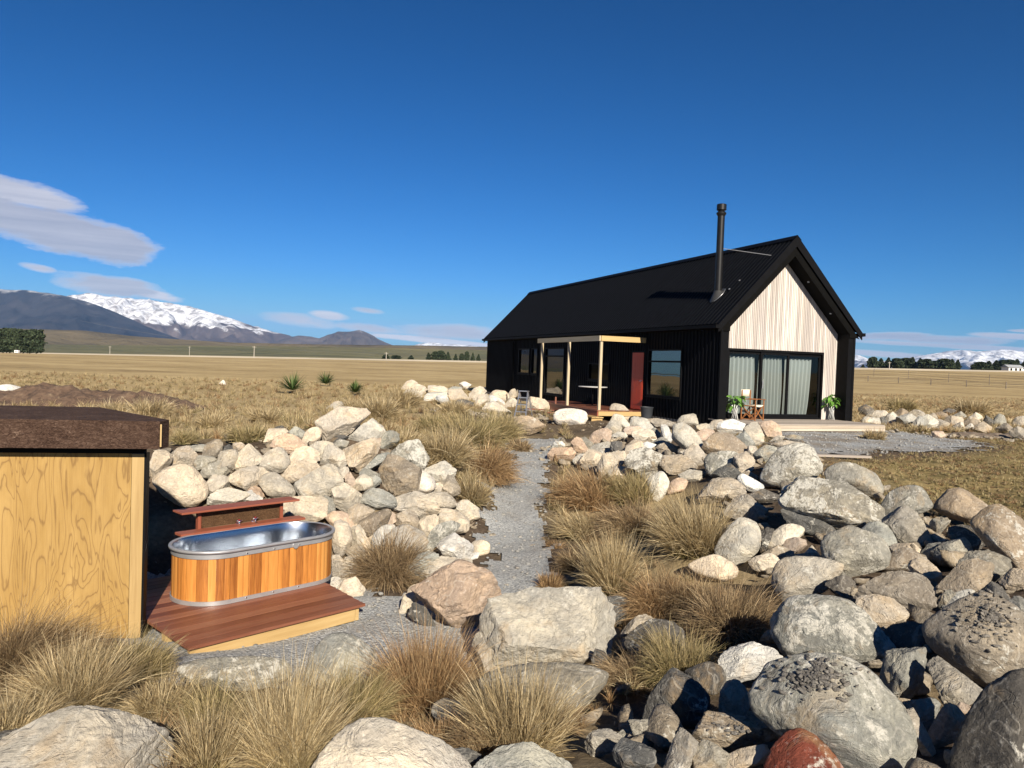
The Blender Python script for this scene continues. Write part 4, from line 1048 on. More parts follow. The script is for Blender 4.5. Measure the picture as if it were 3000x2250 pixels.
ROCKS = '''
L|t|a|13,94 13,76 26,63 38,62 37,76 22,89|tall pale slab leaning beside the shed at the left end of the stone bank
L|c|a|38,62 46,59 57,58 63,62 66,70 60,80 48,83 37,79|squared cream stone on top of the bank, between leaning slab and dark stone
L|c|o|20,95 32,84 45,79 58,80 70,90 76,100 75,112 64,121 50,122 36,114 24,104|largest round cream boulder beside the shed, half in its shadow
L|g|a|57,58 70,56 78,57 74,65 63,65|thin grey stone lying behind the squared cream stone at the bank top
L|b|a|72,66 80,53 88,51 93,56 92,64 88,71 78,70|upright brown stone with a notch on the bank top near the shed
L|g|a|61,79 66,70 78,68 86,74 80,81 68,84|dark grey green stone wedged above the largest round boulder
L|g|a|70,86 80,79 93,75 100,80 99,87 88,91 74,94|layered grey stone with strata lines right of the round boulder
L|k|a|93,67 93,58 104,56 104,65|small black and white stone on the left bank crest
L|c|a|104,64 105,56 114,54 117,58 114,63|small cream stone on the crest beside the black and white one
L|t|a|87,76 95,66 110,62 112,70 106,83 98,86|grey brown flat stone under the bank crest, left half of a leaning pair
L|c|a|107,84 114,68 126,57 134,56 138,64 136,71 122,80|long cream rimmed stone leaning right under the bank crest
L|c|a|75,95 88,89 99,90 101,97 97,105 80,112 77,105|cream block right of the largest round boulder
L|c|a|100,93 112,84 125,80 138,83 142,87 132,96 124,104 110,108 100,104|broad cream block in the middle of the bank above the red shelf
L|p|o|133,76 140,66 155,60 162,66 165,77 158,85 145,86 136,82|smooth egg shaped pale stone high in the bank above the taps
L|p|o|133,95 140,88 150,87 162,95 171,106 168,113 150,114 138,107|smooth pale oval stone just above the right end of the red shelf
L|c|a|78,121 90,107 104,103 118,108 121,121|cream stone peeping over the middle of the red shelf
L|w|a|114,119 121,107 129,105 136,113 135,120|whitish stone peeping over the red shelf beside the oval stone
L|r|a|119,104 125,100 134,106 138,112 128,113|small rusty stone between the shelf and the broad cream block
L|c|a|158,126 170,113 185,113 198,121 205,136 203,142 188,138 165,136|pale tan boulder just right of the red shelf end
L|c|a|138,48 144,39 158,39 163,44 150,54 140,56|cream stone on the bank crest under a flat slate piece
L|r|a|145,60 152,48 164,45 174,52 181,59 165,67 149,64|pinkish triangular stone near the top of the bank
L|d|a|150,39 158,36 167,39 160,44|thin dark slate lying on the bank crest
L|g|a|165,44 172,37 183,40 178,49 168,47|grey wedge stone on the crest beside the thin slate
L|c|o|178,57 184,42 192,38 200,41 196,53 188,58|upright cream stone left of the tall crest boulder
L|c|a|163,80 166,66 180,60 192,58 197,70 182,78|cream block under the upright crest stone
L|c|a|156,90 165,82 180,78 192,72 201,87 186,99 168,98|broad cream grey angular block below the pinkish stone
M|t|a|-12,124 10,111 30,97 38,113 35,121 20,129 8,137 -4,132|long veined slab slanting across the middle of the bank
M|c|a|10,71 18,50 30,42 44,35 54,38 66,48 58,56 46,63 40,69 24,70|tallest cream boulder forming the peak of the left bank
M|c|a|22,34 30,29 40,28 46,33 43,38 30,40|small cream cap stone sitting on the tallest boulder
M|p|a|45,64 50,53 60,48 72,47 80,56 83,63 76,62 66,62 58,70 50,73|white veined grey boulder on the right shoulder of the peak
M|r|o|64,67 70,60 78,62 81,70 77,75 70,74|small orange stone below the white veined boulder
M|g|a|76,79 82,66 92,60 98,64 99,71 92,77 82,80|banded grey stone at the right edge of the bank top
M|c|a|3,78 14,71 26,72 31,77 22,88 12,93|cream stone below the tallest boulder on its left
M|d|a|24,68 34,64 44,66 38,72 28,75|black wedge stone tucked under the tallest boulder
M|p|a|15,101 18,83 24,75 36,78 41,90 42,101 30,99|grey block laced with white veins in mid bank
M|g|a|29,76 36,69 45,72 42,80 34,80|small grey stone above the block with white veins
M|c|a|40,81 52,72 66,68 73,76 78,83 72,89 66,95 58,102 48,99 42,91|big cream faced boulder right of the veined block
M|g|a|58,102 66,92 76,86 88,84 88,92 80,103 68,104|grey flat topped stone left of the tall brown slab
M|l|a|86,88 96,76 108,70 121,70 127,80 131,95 126,103 115,98 104,92|blue white lichen covered boulder at the edge of the dry grass
M|b|a|78,119 80,98 86,87 98,87 112,94 122,104 112,113 104,119 98,128 86,126|large brown grey slab standing upright in the right half of the bank
M|w|o|104,110 112,104 124,103 134,110 138,117 132,124 120,127 111,122|smooth white rounded boulder in front of the brown slab
M|c|a|96,124 98,112 107,108 114,118 119,127 106,130|cream block under the left end of the smooth white boulder
M|c|a|126,101 134,95 148,93 156,100 160,110 150,114 140,115 130,108|cream boulder by the grass at the right of the bank
M|t|a|138,120 147,108 158,110 165,121 162,132 150,127|tan angular stone facing the path under the cream boulder
M|c|a|124,128 130,121 139,116 146,121 143,129|small cream stone behind the smooth white boulder
M|c|a|124,130 145,126 158,129 161,141 152,145 142,144 134,138|wide striped cream slab above the path edge
M|g|a|57,130 64,122 80,122 94,130 96,137 90,143 75,144 63,139|grey green striped flat stone above a dark gap
M|c|a|93,138 100,128 118,126 132,130 142,139 138,149 122,154 108,147 97,143|broad cracked cream boulder in the centre right of the bank
M|c|o|52,115 60,107 69,110 71,119 60,124|small round cream stone left of the brown slab
M|g|a|57,108 66,101 78,105 77,112 70,115 62,112|pale grey stone over a small round cream stone
M|c|a|26,130 36,119 48,117 58,126 58,139 48,147 44,148 33,141|cream block with a rust spot in the middle of the bank
M|g|a|12,141 20,132 29,130 31,147 28,154 20,153|small grey tapered stone right above the bath end
M|r|a|41,113 46,105 55,117 54,122 47,121|small orange wedge stone above the rust spotted block
M|p|a|31,105 42,99 45,107 38,112|bluish pale flat stone in a gap of the bank
M|g|a|62,116 70,112 78,108 80,116 72,121|shaded stone left of the brown slab foot
N|c|a|44,20 52,14 58,10 72,18 66,25 56,33 50,33 46,25|cream stone behind the hollow topped stone
N|r|o|21,27 35,18 44,19 52,27 50,35 44,39 34,29|pinkish rounded stone over the right end of the bath
N|b|a|56,33 64,22 78,16 86,17 90,22 85,31 76,43 68,45 60,41|hollow topped stone shaped like a bowl with a dark upper face
N|r|a|86,21 92,19 97,24 94,33 87,32|small pink stone right of the hollow topped one
N|t|a|96,31 98,20 106,17 118,22 122,27 118,39 106,37 98,37|blocky tan stone in the lower bank below a dark gap
N|c|a|121,25 136,22 142,31 140,41 136,47 130,51 123,42|upright cream stone below the broad cracked boulder
N|c|o|136,24 142,15 158,17 168,22 174,29 170,39 162,41 150,39 142,31|smooth cream boulder beside the path, above the tilted slab
N|l|a|126,62 134,44 148,29 159,29 164,37 150,47 136,57|tilted grey green slab over a black gap near the path
N|c|a|156,16 164,8 170,6 183,15 186,25 176,28 164,22|cream stone next to the path above the pebbles
N|c|o|27,52 29,31 36,28 46,36 48,50 42,61 36,67 30,62|upright cream oval stone touching the right end of the bath
N|c|a|47,54 49,35 54,33 62,44 65,51 58,57 50,57|pale upright stone right of the oval one
N|w|o|70,62 71,41 80,33 90,33 94,40 85,51 81,63 78,68 72,65|tall smooth whitish stone in the lower bank
N|p|o|80,62 84,50 95,39 103,33 112,36 124,42 129,51 124,61 112,70 100,77 86,72|big rounded grey cream boulder in the lower bank
N|c|a|59,62 64,48 70,44 72,58 70,64|thin cream stone beside the tall whitish one
N|b|a|42,67 48,56 58,54 71,65 60,68|brown stone in the lower bank by the bath corner
N|c|a|40,74 47,67 58,65 70,66 81,72 83,80 66,83 46,84|cream stone with a dark left corner above the tussock by the bath
N|c|a|27,82 27,66 36,67 42,78 47,89 38,97 30,93|cream stone against the cedar staves at the bath end
N|w|o|45,85 50,78 57,77 60,88 48,92|small whitish stone left of the tussock by the bath
N|w|a|20,97 28,89 38,92 37,101 30,103|small white stone at the back corner of the red deck
N|c|a|34,102 42,91 54,89 62,100 58,113 46,111|cream stone at the red deck edge under the tussock
N|w|a|140,60 145,50 152,44 162,42 174,48 177,60 178,69 170,72 158,69 147,63|white angular block near the path above the largest orange boulder
N|p|o|176,60 180,51 190,49 197,53 196,63 184,66|small round pale stone at the path edge
N|w|a|176,70 179,63 186,62 184,69|tiny white stone beside the round path edge stone
N|g|a|103,80 112,66 124,62 136,63 141,67 126,78 119,94 112,86|grey slab leaning behind the largest orange boulder
N|c|a|122,74 130,65 146,66 166,69 176,74 150,82 132,94 125,88|cream stone tucked behind the top of the largest orange boulder
N|r|a|115,116 122,102 132,88 142,74 158,72 176,73 192,78 203,88 209,100 200,110 189,128 176,139 160,144 140,146 130,136|largest orange and cream boulder beside the gravel path
N|c|a|100,126 105,112 116,105 123,106 117,118 111,129|cream stone between the tussock and the largest orange boulder
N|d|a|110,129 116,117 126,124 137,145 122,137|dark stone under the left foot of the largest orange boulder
N|c|a|109,104 118,94 129,94 124,105 116,109|small cream stone above the foot of the tussock by the bath
A|w|o|24,15 30,10 50,11 58,14 58,22 52,28 40,29 28,27 24,21|big white boulder standing alone before the verandah
A|c|o|84,9 88,5 98,7 106,15 108,21 100,23 88,19 85,15|large cream boulder at the corner of the verandah deck
A|c|o|85,23 89,16 97,18 105,29 100,32 90,27|smooth cream oval below the verandah corner boulder
A|c|a|77,34 84,22 92,25 96,33 88,37 80,36|cream stone left end of the heap before the house
A|p|a|106,24 112,19 124,22 131,33 120,37 108,31|broad pale stone in the heap below the grey pot
A|t|a|124,23 138,21 157,25 161,29 148,31 132,31|long flat tan slab against the black wall
A|c|o|157,25 162,18 174,16 180,22 185,28 176,29 164,29|rounded cream boulder against the black wall near the house corner
A|p|o|152,44 152,31 158,26 166,27 177,37 186,52 181,62 172,60 163,52|tall smooth pale oval boulder leaning left in the heap
A|c|o|164,58 176,48 186,60 185,69 177,73 169,71|rounded cream stone below the tall smooth oval
A|r|o|174,38 186,32 196,34 193,43 184,47|pink rounded stone between the tall oval and the brown boulder
A|t|a|176,30 186,26 196,30 194,36 182,36|striped tan stone below the wall boulder
A|r|a|61,51 68,38 80,32 85,36 82,47 70,51|long orange cream stone leaning up in the heap
A|r|a|42,45 46,41 52,46 60,58 56,61 46,55|orange cream stone tilted at the path side of the heap
A|g|a|49,45 58,41 67,44 62,53 57,57|grey stone behind the tilted orange one
A|r|a|17,62 22,54 34,52 42,53 46,59 43,65 30,67 18,67|orange cream boulder at the path edge with soil on it
A|w|a|23,49 29,45 35,49 28,53|little white stone behind the path edge boulder
A|g|a|19,57 24,51 32,50 34,54 24,58|little grey stone at the upper path edge
A|t|a|59,58 66,49 80,46 88,52 80,60 70,62|striped grey tan stone in the heap centre left
A|p|a|78,57 84,48 91,50 88,58|pale stone above the black slate face
A|k|a|84,57 88,47 96,46 101,54 101,63 93,65|black slate faced stone in the middle of the heap
A|t|a|96,66 100,46 112,44 121,50 119,59 108,66|tan stone with a dark right face beside the black slate
A|p|a|44,65 52,59 61,62 58,70 50,71|small pale stone above the wind blown tussocks
A|c|a|52,72 62,58 74,55 79,60 71,70 62,76|cream stone at the top of the wind blown tussocks
A|c|a|69,76 71,60 84,56 96,60 100,69 92,78 82,86 74,86|blocky bright cream boulder above the tussocks
A|l|a|101,72 112,60 128,53 142,56 147,63 138,74 128,86 114,88 104,80|grey boulder spotted with white lichen above the tussocks
A|c|a|83,84 94,72 105,74 112,84 98,88|cream stone half sunk in the tussocks
A|c|a|108,40 112,33 120,32 131,36 135,45 122,47 112,46|crumpled cream stone in the upper heap
A|b|a|134,52 146,46 159,53 155,58 142,58|brown flaky stone in the heap left of the tall oval
A|g|a|129,46 138,41 147,46 139,50|small grey stone in the upper heap
A|t|a|139,68 146,61 160,60 172,65 177,73 170,78 156,81 145,78|banded cream and grey boulder above a dark hollow
A|c|a|158,82 168,76 180,78 184,85 172,89 163,86|cream flat stone below the banded boulder
A|p|o|125,90 132,82 140,79 147,90 143,102 136,110 128,108|upright pale stone like a tooth among the tussocks
A|r|o|146,102 148,90 156,85 167,88 162,98|pinkish rounded stone half behind the tussocks
A|w|a|139,30 146,28 151,40 148,48 142,42|thin white slab on edge in the upper heap
A|r|a|98,37 104,29 112,29 118,33 112,39 102,40|small orange brown stone in the upper heap
A|w|a|114,52 124,46 133,50 128,56 118,56|white stone right of the black slate
A|p|a|85,40 92,35 99,36 102,41 92,43|small pale stone in the upper left of the heap
A|g|a|128,33 134,31 140,38 137,44 130,40|grey wedge stone in the upper heap under the flat slab
A|p|a|176,56 166,54 160,57 168,64 178,64|greenish pale stone under the tall smooth oval
A|w|a|184,26 187,23 190,25 189,29 184,29|little white stone by the house corner
B|t|o|28,18 33,12 42,11 45,14 38,22|tan rounded stone by the house corner in front of the potted plant
B|w|a|38,21 46,12 58,11 67,16 62,25 54,28 44,25|greenish white angular boulder before the deck's left end
B|r|a|81,17 88,12 98,18 107,22 106,29 96,33 88,29 83,23|orange cream boulder in front of the deck edge
B|p|a|66,20 74,14 80,18 85,27 87,41 78,43 70,31|pale slab leaning left of the orange cream boulder
B|g|a|58,31 70,24 78,32 78,41 70,43 62,39|grey angular stone right of the brown topped boulder
B|b|o|22,41 26,30 36,25 50,28 60,36 71,49 66,52 50,48 34,48 24,50|large round boulder with a brown stained top below the deck
B|l|o|24,57 30,48 40,46 56,46 60,57 46,68 34,72 28,68|greenish lichen boulder under the brown topped one
B|c|a|55,49 68,46 77,54 77,63 70,72 60,68 56,59|cream angular stone below the brown topped boulder
B|b|a|62,71 72,66 81,72 74,76|small brown stone beside the white smooth stone
B|c|a|69,49 72,39 79,40 80,50|small cream block above the big lichen boulder
B|g|a|77,50 84,40 96,39 103,46 97,58 90,56|grey stone left of the big patterned boulder
B|t|a|96,40 104,33 120,35 132,39 112,44 100,43|tan flat stone behind the big patterned boulder
B|l|o|86,72 94,62 98,44 110,39 124,38 138,42 146,52 148,64 142,75 130,81 114,83 98,81 89,78|big round boulder patterned with white lichen at the lawn edge
B|p|a|94,35 104,28 110,30 105,37|small pale stone at the gravel edge by the deck
B|d|a|114,36 118,32 130,33 133,38 122,39|flat dark slate on the gravel before the deck
B|g|a|111,31 117,27 130,29 130,32 118,33|flat grey slate lying behind the dark slate on the gravel
B|w|o|60,75 66,70 76,76 87,82 83,88 74,89 64,83|smooth white stone below the cream angular stone
B|d|a|32,75 42,66 56,59 63,68 54,77 42,79|dark stone in shade above the beige slab
B|t|a|15,95 24,84 40,74 56,80 67,86 67,93 50,98 30,100 18,100|beige grey slab above the right hand tussock
B|d|a|71,91 84,86 105,90 96,99 82,100|flat dark stone left of the dark green giant
B|t|a|46,108 58,94 66,92 80,100 91,107 89,115 80,113 70,112 60,120 50,114|tan angular boulder over a black hollow
B|g|o|155,72 164,61 176,58 196,62 208,70 214,83 208,91 194,93 180,91 166,81 158,79|grey boulder with a triangular notch standing on the lawn
B|l|a|107,96 114,83 126,80 148,78 168,78 180,90 198,106 214,119 206,128 190,130 168,131 150,127 130,121 112,109|dark green giant boulder streaked with white lichen
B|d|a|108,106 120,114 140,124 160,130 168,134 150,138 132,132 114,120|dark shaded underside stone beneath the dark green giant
C|g|o|60,58 68,44 78,32 92,27 110,29 118,38 120,47 110,57 100,60 84,60 72,64 66,66|smooth grey boulder at the lawn edge right of the notched one
C|t|a|69,66 80,52 92,50 104,56 116,64 123,76 122,89 112,98 100,91 92,85 78,80|blocky tan boulder below the smooth grey lawn boulder
C|b|o|125,50 136,36 146,31 156,31 170,42 185,51 176,60 168,67 158,65 146,59 130,56|dark topped brown boulder at the lawn edge on the right
C|b|o|165,68 174,58 186,50 200,50 212,59 226,72 228,118 214,120 200,111 190,99 180,87 170,77|huge round boulder at the right edge of the pile by the lawn
C|l|o|4,88 14,78 22,72 34,72 46,78 58,82 70,90 74,104 64,107 67,117 60,125 48,129 32,127 20,119 12,109 6,98|rough white crusted boulder with a green lichen patch
C|g|o|46,76 58,66 70,68 80,80 83,92 72,104 60,96|smooth grey stone behind the white crusted boulder
C|c|a|76,101 86,91 96,89 108,96 116,103 114,108 100,108 86,106|cream stone behind the brown grey rounded slab
C|b|o|64,112 78,100 92,94 104,98 114,106 100,114 88,118 70,119|brown grey rounded slab right of the white crusted boulder
C|t|a|97,113 104,108 118,107 126,118 131,127 120,137 110,131 101,121|angular grey tan stone right of centre of the right pile
C|b|a|40,142 54,128 74,121 92,121 108,130 120,141 123,153 116,165 100,168 84,158 70,150 50,148|wide brown boulder with layered edges in the right pile
C|d|a|7,148 12,132 20,126 32,125 38,132 42,147 41,153 30,153|dark upright stone shaped like a gravestone
C|c|a|41,158 44,147 60,145 74,149 90,161 100,167 84,172 64,180 52,174 45,166|cream cracked stone right of the gravestone shaped one
C|g|a|111,99 124,88 133,92 131,101 120,108 114,107|small grey stone below the blocky tan boulder
C|g|a|121,106 130,94 142,85 156,84 162,92 163,100 150,106 136,112 124,110|grey green stone with a pale right end in the right pile
C|g|a|150,108 162,100 182,97 194,100 205,111 205,123 188,132 172,136 158,120|grey slab with whitish top leaning near the right edge
C|b|a|128,148 144,132 160,116 180,109 187,118 176,134 158,140 140,144|mud covered slab sloping below the whitish topped slab
C|g|a|120,61 132,61 141,66 132,76 123,79|small grey stone in the shade left of the dark topped boulder
C|c|a|195,130 210,119 226,119 226,134 210,141|cream stone at the right frame edge below the huge round boulder
C|c|a|121,143 132,130 143,132 137,141 128,142|small tan flat stone in a black gap of the right pile
C|p|o|132,158 142,146 156,140 167,140 160,149 146,160|pale smooth stone leaning below the mud covered slab
C|l|a|128,160 130,146 140,139 150,141 142,151 134,160|small speckled stone left of the pale smooth leaning one
C|g|a|204,152 212,146 226,150 226,168 206,164|grey green stone at the right frame edge above the gravel strewn rock
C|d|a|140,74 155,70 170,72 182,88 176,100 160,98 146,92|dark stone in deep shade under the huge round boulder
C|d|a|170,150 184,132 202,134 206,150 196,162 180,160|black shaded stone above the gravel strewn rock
D|p|o|36,42 42,28 50,18 60,9 70,8 80,16 83,28 79,43 68,51 58,57 46,52|smooth upright cream boulder at the edge of the right hand tussocks
D|k|a|80,48 80,22 88,17 98,20 95,31 87,44|speckled dark stone right of the smooth upright cream boulder
D|p|o|91,36 98,22 108,15 120,14 130,19 128,29 118,34 108,44 97,42|rounded grey stone in front of the dark green giant
D|r|a|108,39 114,30 122,28 133,38 126,43 116,47|small reddish stone with a white vein in the right pile
D|t|a|85,46 94,35 104,40 119,47 108,52 100,54|tan angular stone left of the small reddish one
D|c|a|72,54 82,44 94,46 105,55 100,62 86,64 75,62|crumbly cream stone above the dark tussock
D|c|o|8,58 24,50 38,47 48,52 58,58 58,69 44,74 20,68|rounded cream stone buried in the right hand tussocks
D|t|o|100,60 112,50 126,48 146,54 160,55 170,66 169,73 152,80 142,84 136,92 116,98 106,94 98,78|broad tan boulder crossed with thin white veins
D|p|a|129,48 134,36 140,37 149,51 142,54|thin shard of stone standing in a black gap
D|l|o|97,122 104,106 112,97 130,91 150,91 172,96 190,106 205,122 217,143 222,150 200,158 176,164 150,162 120,160 107,144 99,134|massive lichen crusted boulder in the lower middle right
F|w|a|114,54 122,42 134,31 148,31 164,38 176,48 179,53 160,58 146,66 132,76 123,71 118,62|whitish faceted stone left of the massive lichen crusted boulder
F|t|a|115,70 124,70 136,79 144,88 145,100 142,116 122,116 115,102 116,87|upright pale flat faced stone like a small headstone
F|k|a|33,114 40,96 52,82 66,68 77,62 85,72 92,84 101,88 98,101 95,115 84,121 64,120 44,116|black stone with a red streak and white spots
F|g|a|16,122 22,116 40,114 67,119 56,131 41,141 29,135 19,127|flat grey slab with a pointed foot at the bottom of the photo
F|t|a|52,172 60,146 70,132 76,125 86,126 91,138 91,152 88,172|tan block at the bottom edge left of the gravel topped rock
F|b|a|86,128 96,112 122,115 160,115 186,126 168,134 166,146 140,152 122,152 104,140|flat topped rock heaped with dark gravel at the bottom
F|g|a|86,152 100,137 122,150 127,156 126,172 88,172|grey pointed stone at the bottom edge in front of the gravel topped rock
F|c|a|122,153 140,152 167,143 160,157 152,172 122,172|cream front of a stone at the bottom edge below the gravel topped rock
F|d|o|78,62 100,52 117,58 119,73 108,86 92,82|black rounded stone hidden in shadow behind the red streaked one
F|p|o|187,129 192,123 198,124 203,132 192,132|small smooth pale stone beneath the largest rubble strewn boulder
F|g|o|4,129 10,124 16,126 18,132 10,136|small dark round stone at the bottom left of the flat grey slab
F|c|a|14,134 20,127 25,132 23,140 16,139|small cream stone under the flat grey slab
F|d|a|0,150 14,138 40,138 44,152 40,168 10,170|earthy brown clod with roots at the bottom of the photo
X|l|o|61,96 61,85 66,76 76,69 84,66 100,66 122,68 132,78 140,84 148,96 152,108 150,119 146,127 138,135 120,133 104,127 94,118 80,112 68,105|largest rubble strewn boulder at the bottom right
X|s|o|69,138 74,122 82,112 92,109 104,119 113,133 104,140|rusty red stone at the bottom edge below the largest rubble strewn boulder
X|b|o|163,50 170,40 178,37 190,30 200,29 212,36 226,47 226,80 206,82 196,78 180,68 168,58|wide gravel strewn rock with a pale knob at the right edge
X|k|o|178,124 184,109 192,95 200,84 212,77 226,76 226,138 180,138|big dark boulder in the bottom right corner
X|g|a|136,80 142,64 150,60 158,60 162,70 162,83 150,86 143,91|grey stone with a pale flat top between two large boulders
X|t|a|164,82 166,70 172,66 180,71 197,80 195,85 186,95 174,96 167,91|split stone with a brown streaked face left of the corner boulder
X|g|a|149,98 154,90 162,89 171,96 165,107 156,112|grey spotted stone in the dark gap at the bottom right
X|t|a|152,97 156,96 163,108 169,120 165,124 157,111|thin upright tan splinter in the dark gap
X|r|a|164,112 171,97 180,94 187,101 181,113 170,119|pinkish brown stone standing in the dark gap beside the splinter
X|r|o|180,97 184,92 190,95 189,101|small rounded pebble like stone on top of the pinkish brown one
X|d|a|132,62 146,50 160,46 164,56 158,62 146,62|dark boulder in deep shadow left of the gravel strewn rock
G|p|a|8,93 12,80 20,56 26,44 38,36 60,31 90,28 110,27 124,30 134,37 139,47 145,60 149,75 151,89 144,96 134,104 130,114 100,112 60,112 34,118 24,110|largest pale flat faced boulder at the bottom centre
G|t|a|6,94 12,90 24,88 30,104 32,120 14,122|pale cracked flake at the left foot of the largest flat faced boulder
G|l|o|14,124 34,116 60,110 84,108 112,110 132,114 143,124 130,141 110,160 80,172 40,168 20,146|dark lichen boulder under the largest flat faced one, behind grass
G|d|a|137,43 146,38 160,36 168,46 173,54 164,63 152,67 145,67 140,54|dark grey stone right of the largest flat faced boulder
G|t|a|163,68 168,57 178,55 190,56 199,60 196,67 182,74 171,82 166,78|small tan stone with a dark left side near the right tussocks
G|k|a|168,94 176,80 192,67 206,63 222,64 232,80 228,100 200,112 178,106|dark lichen stone overgrown by dry grass
G|c|a|183,34 188,23 196,22 207,24 204,35 190,40|small cream stone peeping out of the dry grass
G|d|a|169,48 178,39 187,44 181,51 172,50|small dark stone at the edge of the dry grass
G|d|a|130,114 136,98 146,94 146,108 138,118|narrow dark stone right of the largest flat faced boulder foot
G|d|o|157,94 162,83 171,81 170,93 160,98|rounded dark stone in shade right of the largest flat faced boulder
Y|p|o|4,140 10,122 20,112 32,104 40,102 50,106 58,107 68,113 80,121 94,140|smooth grey boulder at the bottom edge left of centre
Y|g|a|98,138 112,124 124,118 134,116 142,120 151,125 154,138|grey veined stone at the bottom edge, centre
Y|t|a|164,120 167,109 176,108 185,115 178,120 170,124|cream topped stone beside the earthy clod at the bottom
Y|d|a|78,122 92,119 102,124 98,132 84,130|dark stone under the grass between the two bottom edge boulders
Y|l|o|1,77 4,64 10,55 18,52 28,54 36,60 42,67 41,76 30,84 8,84|round lichen blotched boulder on the gravel before the red deck
Y|t|o|74,96 82,90 92,94 94,102 82,106|buried tan stone between two straw tussocks at the bottom
Z|t|a|-6,150 14,134 26,124 34,118 44,113 60,107 72,101 84,104 92,112 100,120 101,127 107,134 111,136 108,150|large ridged grey boulder in the bottom left corner
Z|l|o|118,80 126,75 136,73 160,72 178,73 186,80 176,90 150,94 126,90|flat lichen boulder beside the gravel, behind the straw tussock
Z|k|a|-6,146 -4,122 8,120 21,126 14,136 2,148|dark stone in the very bottom left corner
H|b|o|35,63 40,59 46,63 48,69 42,71 36,68|rust topped stone behind the step ladder
H|t|a|27,68 33,60 36,67 32,72|small tan stone left of the rust topped one
H|c|a|45,76 52,68 58,68 64,74 69,80 58,81 49,80|cream boulder at the foot of the left verandah post
H|d|a|26,62 31,58 35,63 30,66|small shaded stone near the left house corner pile
H|c|a|25,76 30,68 37,70 35,78|cream stone left of the step ladder
H|c|a|5,80 14,72 22,76 30,83 20,84 8,84|cream stone in the back pile above the olive tussock
H|b|a|30,93 40,85 52,87 62,92 59,99 50,102 34,101|striped brown boulder in front of the step ladder
H|w|o|8,71 13,66 22,71 25,75 14,76|long pale stone in the back pile
H|c|a|53,70 56,66 60,67 60,70|small cream stone at the top right of the back pile
M|c|o|102,15 108,7 113,5 119,8 117,15 109,17|cream stone at the left end of the back pile, highest there
M|c|a|113,16 120,9 128,12 132,18 127,22 119,20|cream stone second along the back pile
M|p|a|104,22 110,15 118,16 126,20 126,26 116,27|pale stone low at the left end of the back pile
M|p|a|131,18 138,11 146,12 154,17 150,23 137,22|pale flat stone on the crest of the back pile
M|p|a|127,23 134,19 146,18 151,24 148,29 131,28|bluish grey slab in front of the back pile
M|c|a|152,22 157,15 166,15 175,27 170,29 159,27|cream leaning slab in the middle of the back pile
M|g|a|151,16 158,12 167,13 163,18|grey stone on the crest of the back pile
M|w|a|164,11 170,7 177,11 175,15 168,14|white capped stone at the top of the back pile
M|c|a|175,20 180,14 188,12 193,17 187,25 180,29 175,26|cream rounded stone in the right half of the back pile
M|l|o|193,16 198,10 206,9 214,13 218,20 208,22 199,19|dark lichen dome stone at the top of the back pile
M|t|o|195,24 203,16 214,17 218,24 211,29 201,28|tan rounded stone under the dark lichen dome
M|d|a|159,31 166,26 178,29 179,34 165,35|dark flat slab low in the back pile
M|t|a|179,32 186,21 194,20 197,27 190,35|tan wedge stone low in the back pile
M|w|a|139,24 145,21 153,23 155,30 148,32|small white stone under the bluish slab of the back pile
M|r|o|159,85 164,79 172,76 181,82 179,90 166,90|small pinkish stone between the olive and reddish tussocks by the path
M|t|a|196,32 206,28 216,35 210,38 199,37|tan flat stone at the right foot of the back pile
R|d|a|26,128 29,118 36,115 44,120 43,127 32,131|dark stone at the house end of the far right pile
R|c|a|36,130 42,122 58,122 61,129 50,134|cream flat topped stone in the far right pile by the deck
R|c|o|26,138 34,129 48,130 55,135 48,140 34,141|cream low stone behind the deck corner
R|p|a|56,138 60,124 66,124 75,132 71,138 63,140|pale angular stone in the far right pile
R|d|a|47,138 55,129 59,136 54,142|dark wedge stone in the far right pile next to the deck corner
R|b|a|69,128 78,120 83,120 86,127 78,131|brown pointed stone on the crest of the far right pile
R|t|a|83,126 92,121 101,124 105,129 96,134 85,131|tan flat stone on the crest of the far right pile
R|p|a|71,132 82,126 93,130 95,138 84,142 75,140|pale broad stone in the front of the far right pile
R|p|a|88,142 97,130 107,127 115,136 119,143 106,145 95,144|largest pale stone in the far right pile
R|t|o|107,130 114,125 119,131 112,136|small tan stone in the middle of the far right pile
R|b|a|110,126 122,123 131,127 120,132|flat brown stone on the far right pile
R|k|a|126,122 133,119 141,122 136,128 129,127|black and cream stone at the peak of the far right pile
R|t|a|113,140 120,132 131,133 133,140 121,144|tan stone low in the far right pile
R|t|a|127,136 134,128 145,130 149,140 140,142 131,140|tan shaded stone right of the middle of the far right pile
R|g|a|137,128 146,123 153,129 146,134 139,132|grey stone high in the far right pile
R|b|o|149,137 158,129 167,135 164,142 153,141|brown rounded stone in the far right pile
R|c|a|158,130 164,124 173,130 171,136 163,135|cream stone left of the round grey slate
R|d|a|173,136 178,128 185,134 183,142 176,142|dark stone left of the round grey slate
R|g|o|183,140 187,130 192,126 197,128 200,139 192,142|round topped grey slate standing in the far right pile
R|t|a|163,140 174,135 183,142 180,150 169,147|tan stone below the dark one in the far right pile
R|b|a|188,144 200,137 208,142 205,150 194,148|brown stone at the right foot of the round grey slate
R|c|o|208,136 213,130 226,129 226,142 211,143|cream rounded stone at the right frame edge in the far right pile
R|r|a|112,152 120,146 129,152 120,156|small pink stone in front of the far right pile
R|w|a|150,142 158,137 163,141 156,146|small white stone in front of the far right pile
R|t|a|204,148 214,141 226,147 226,158 211,154|tan stone at the right frame edge in front of the far right pile
R|p|a|138,140 146,135 151,142 142,146|small pale stone near the muddy front of the far right pile
W|w|o|-8,46 0,41 8,40 16,42 27,46 10,49|white boulder lying in the plain at the far left
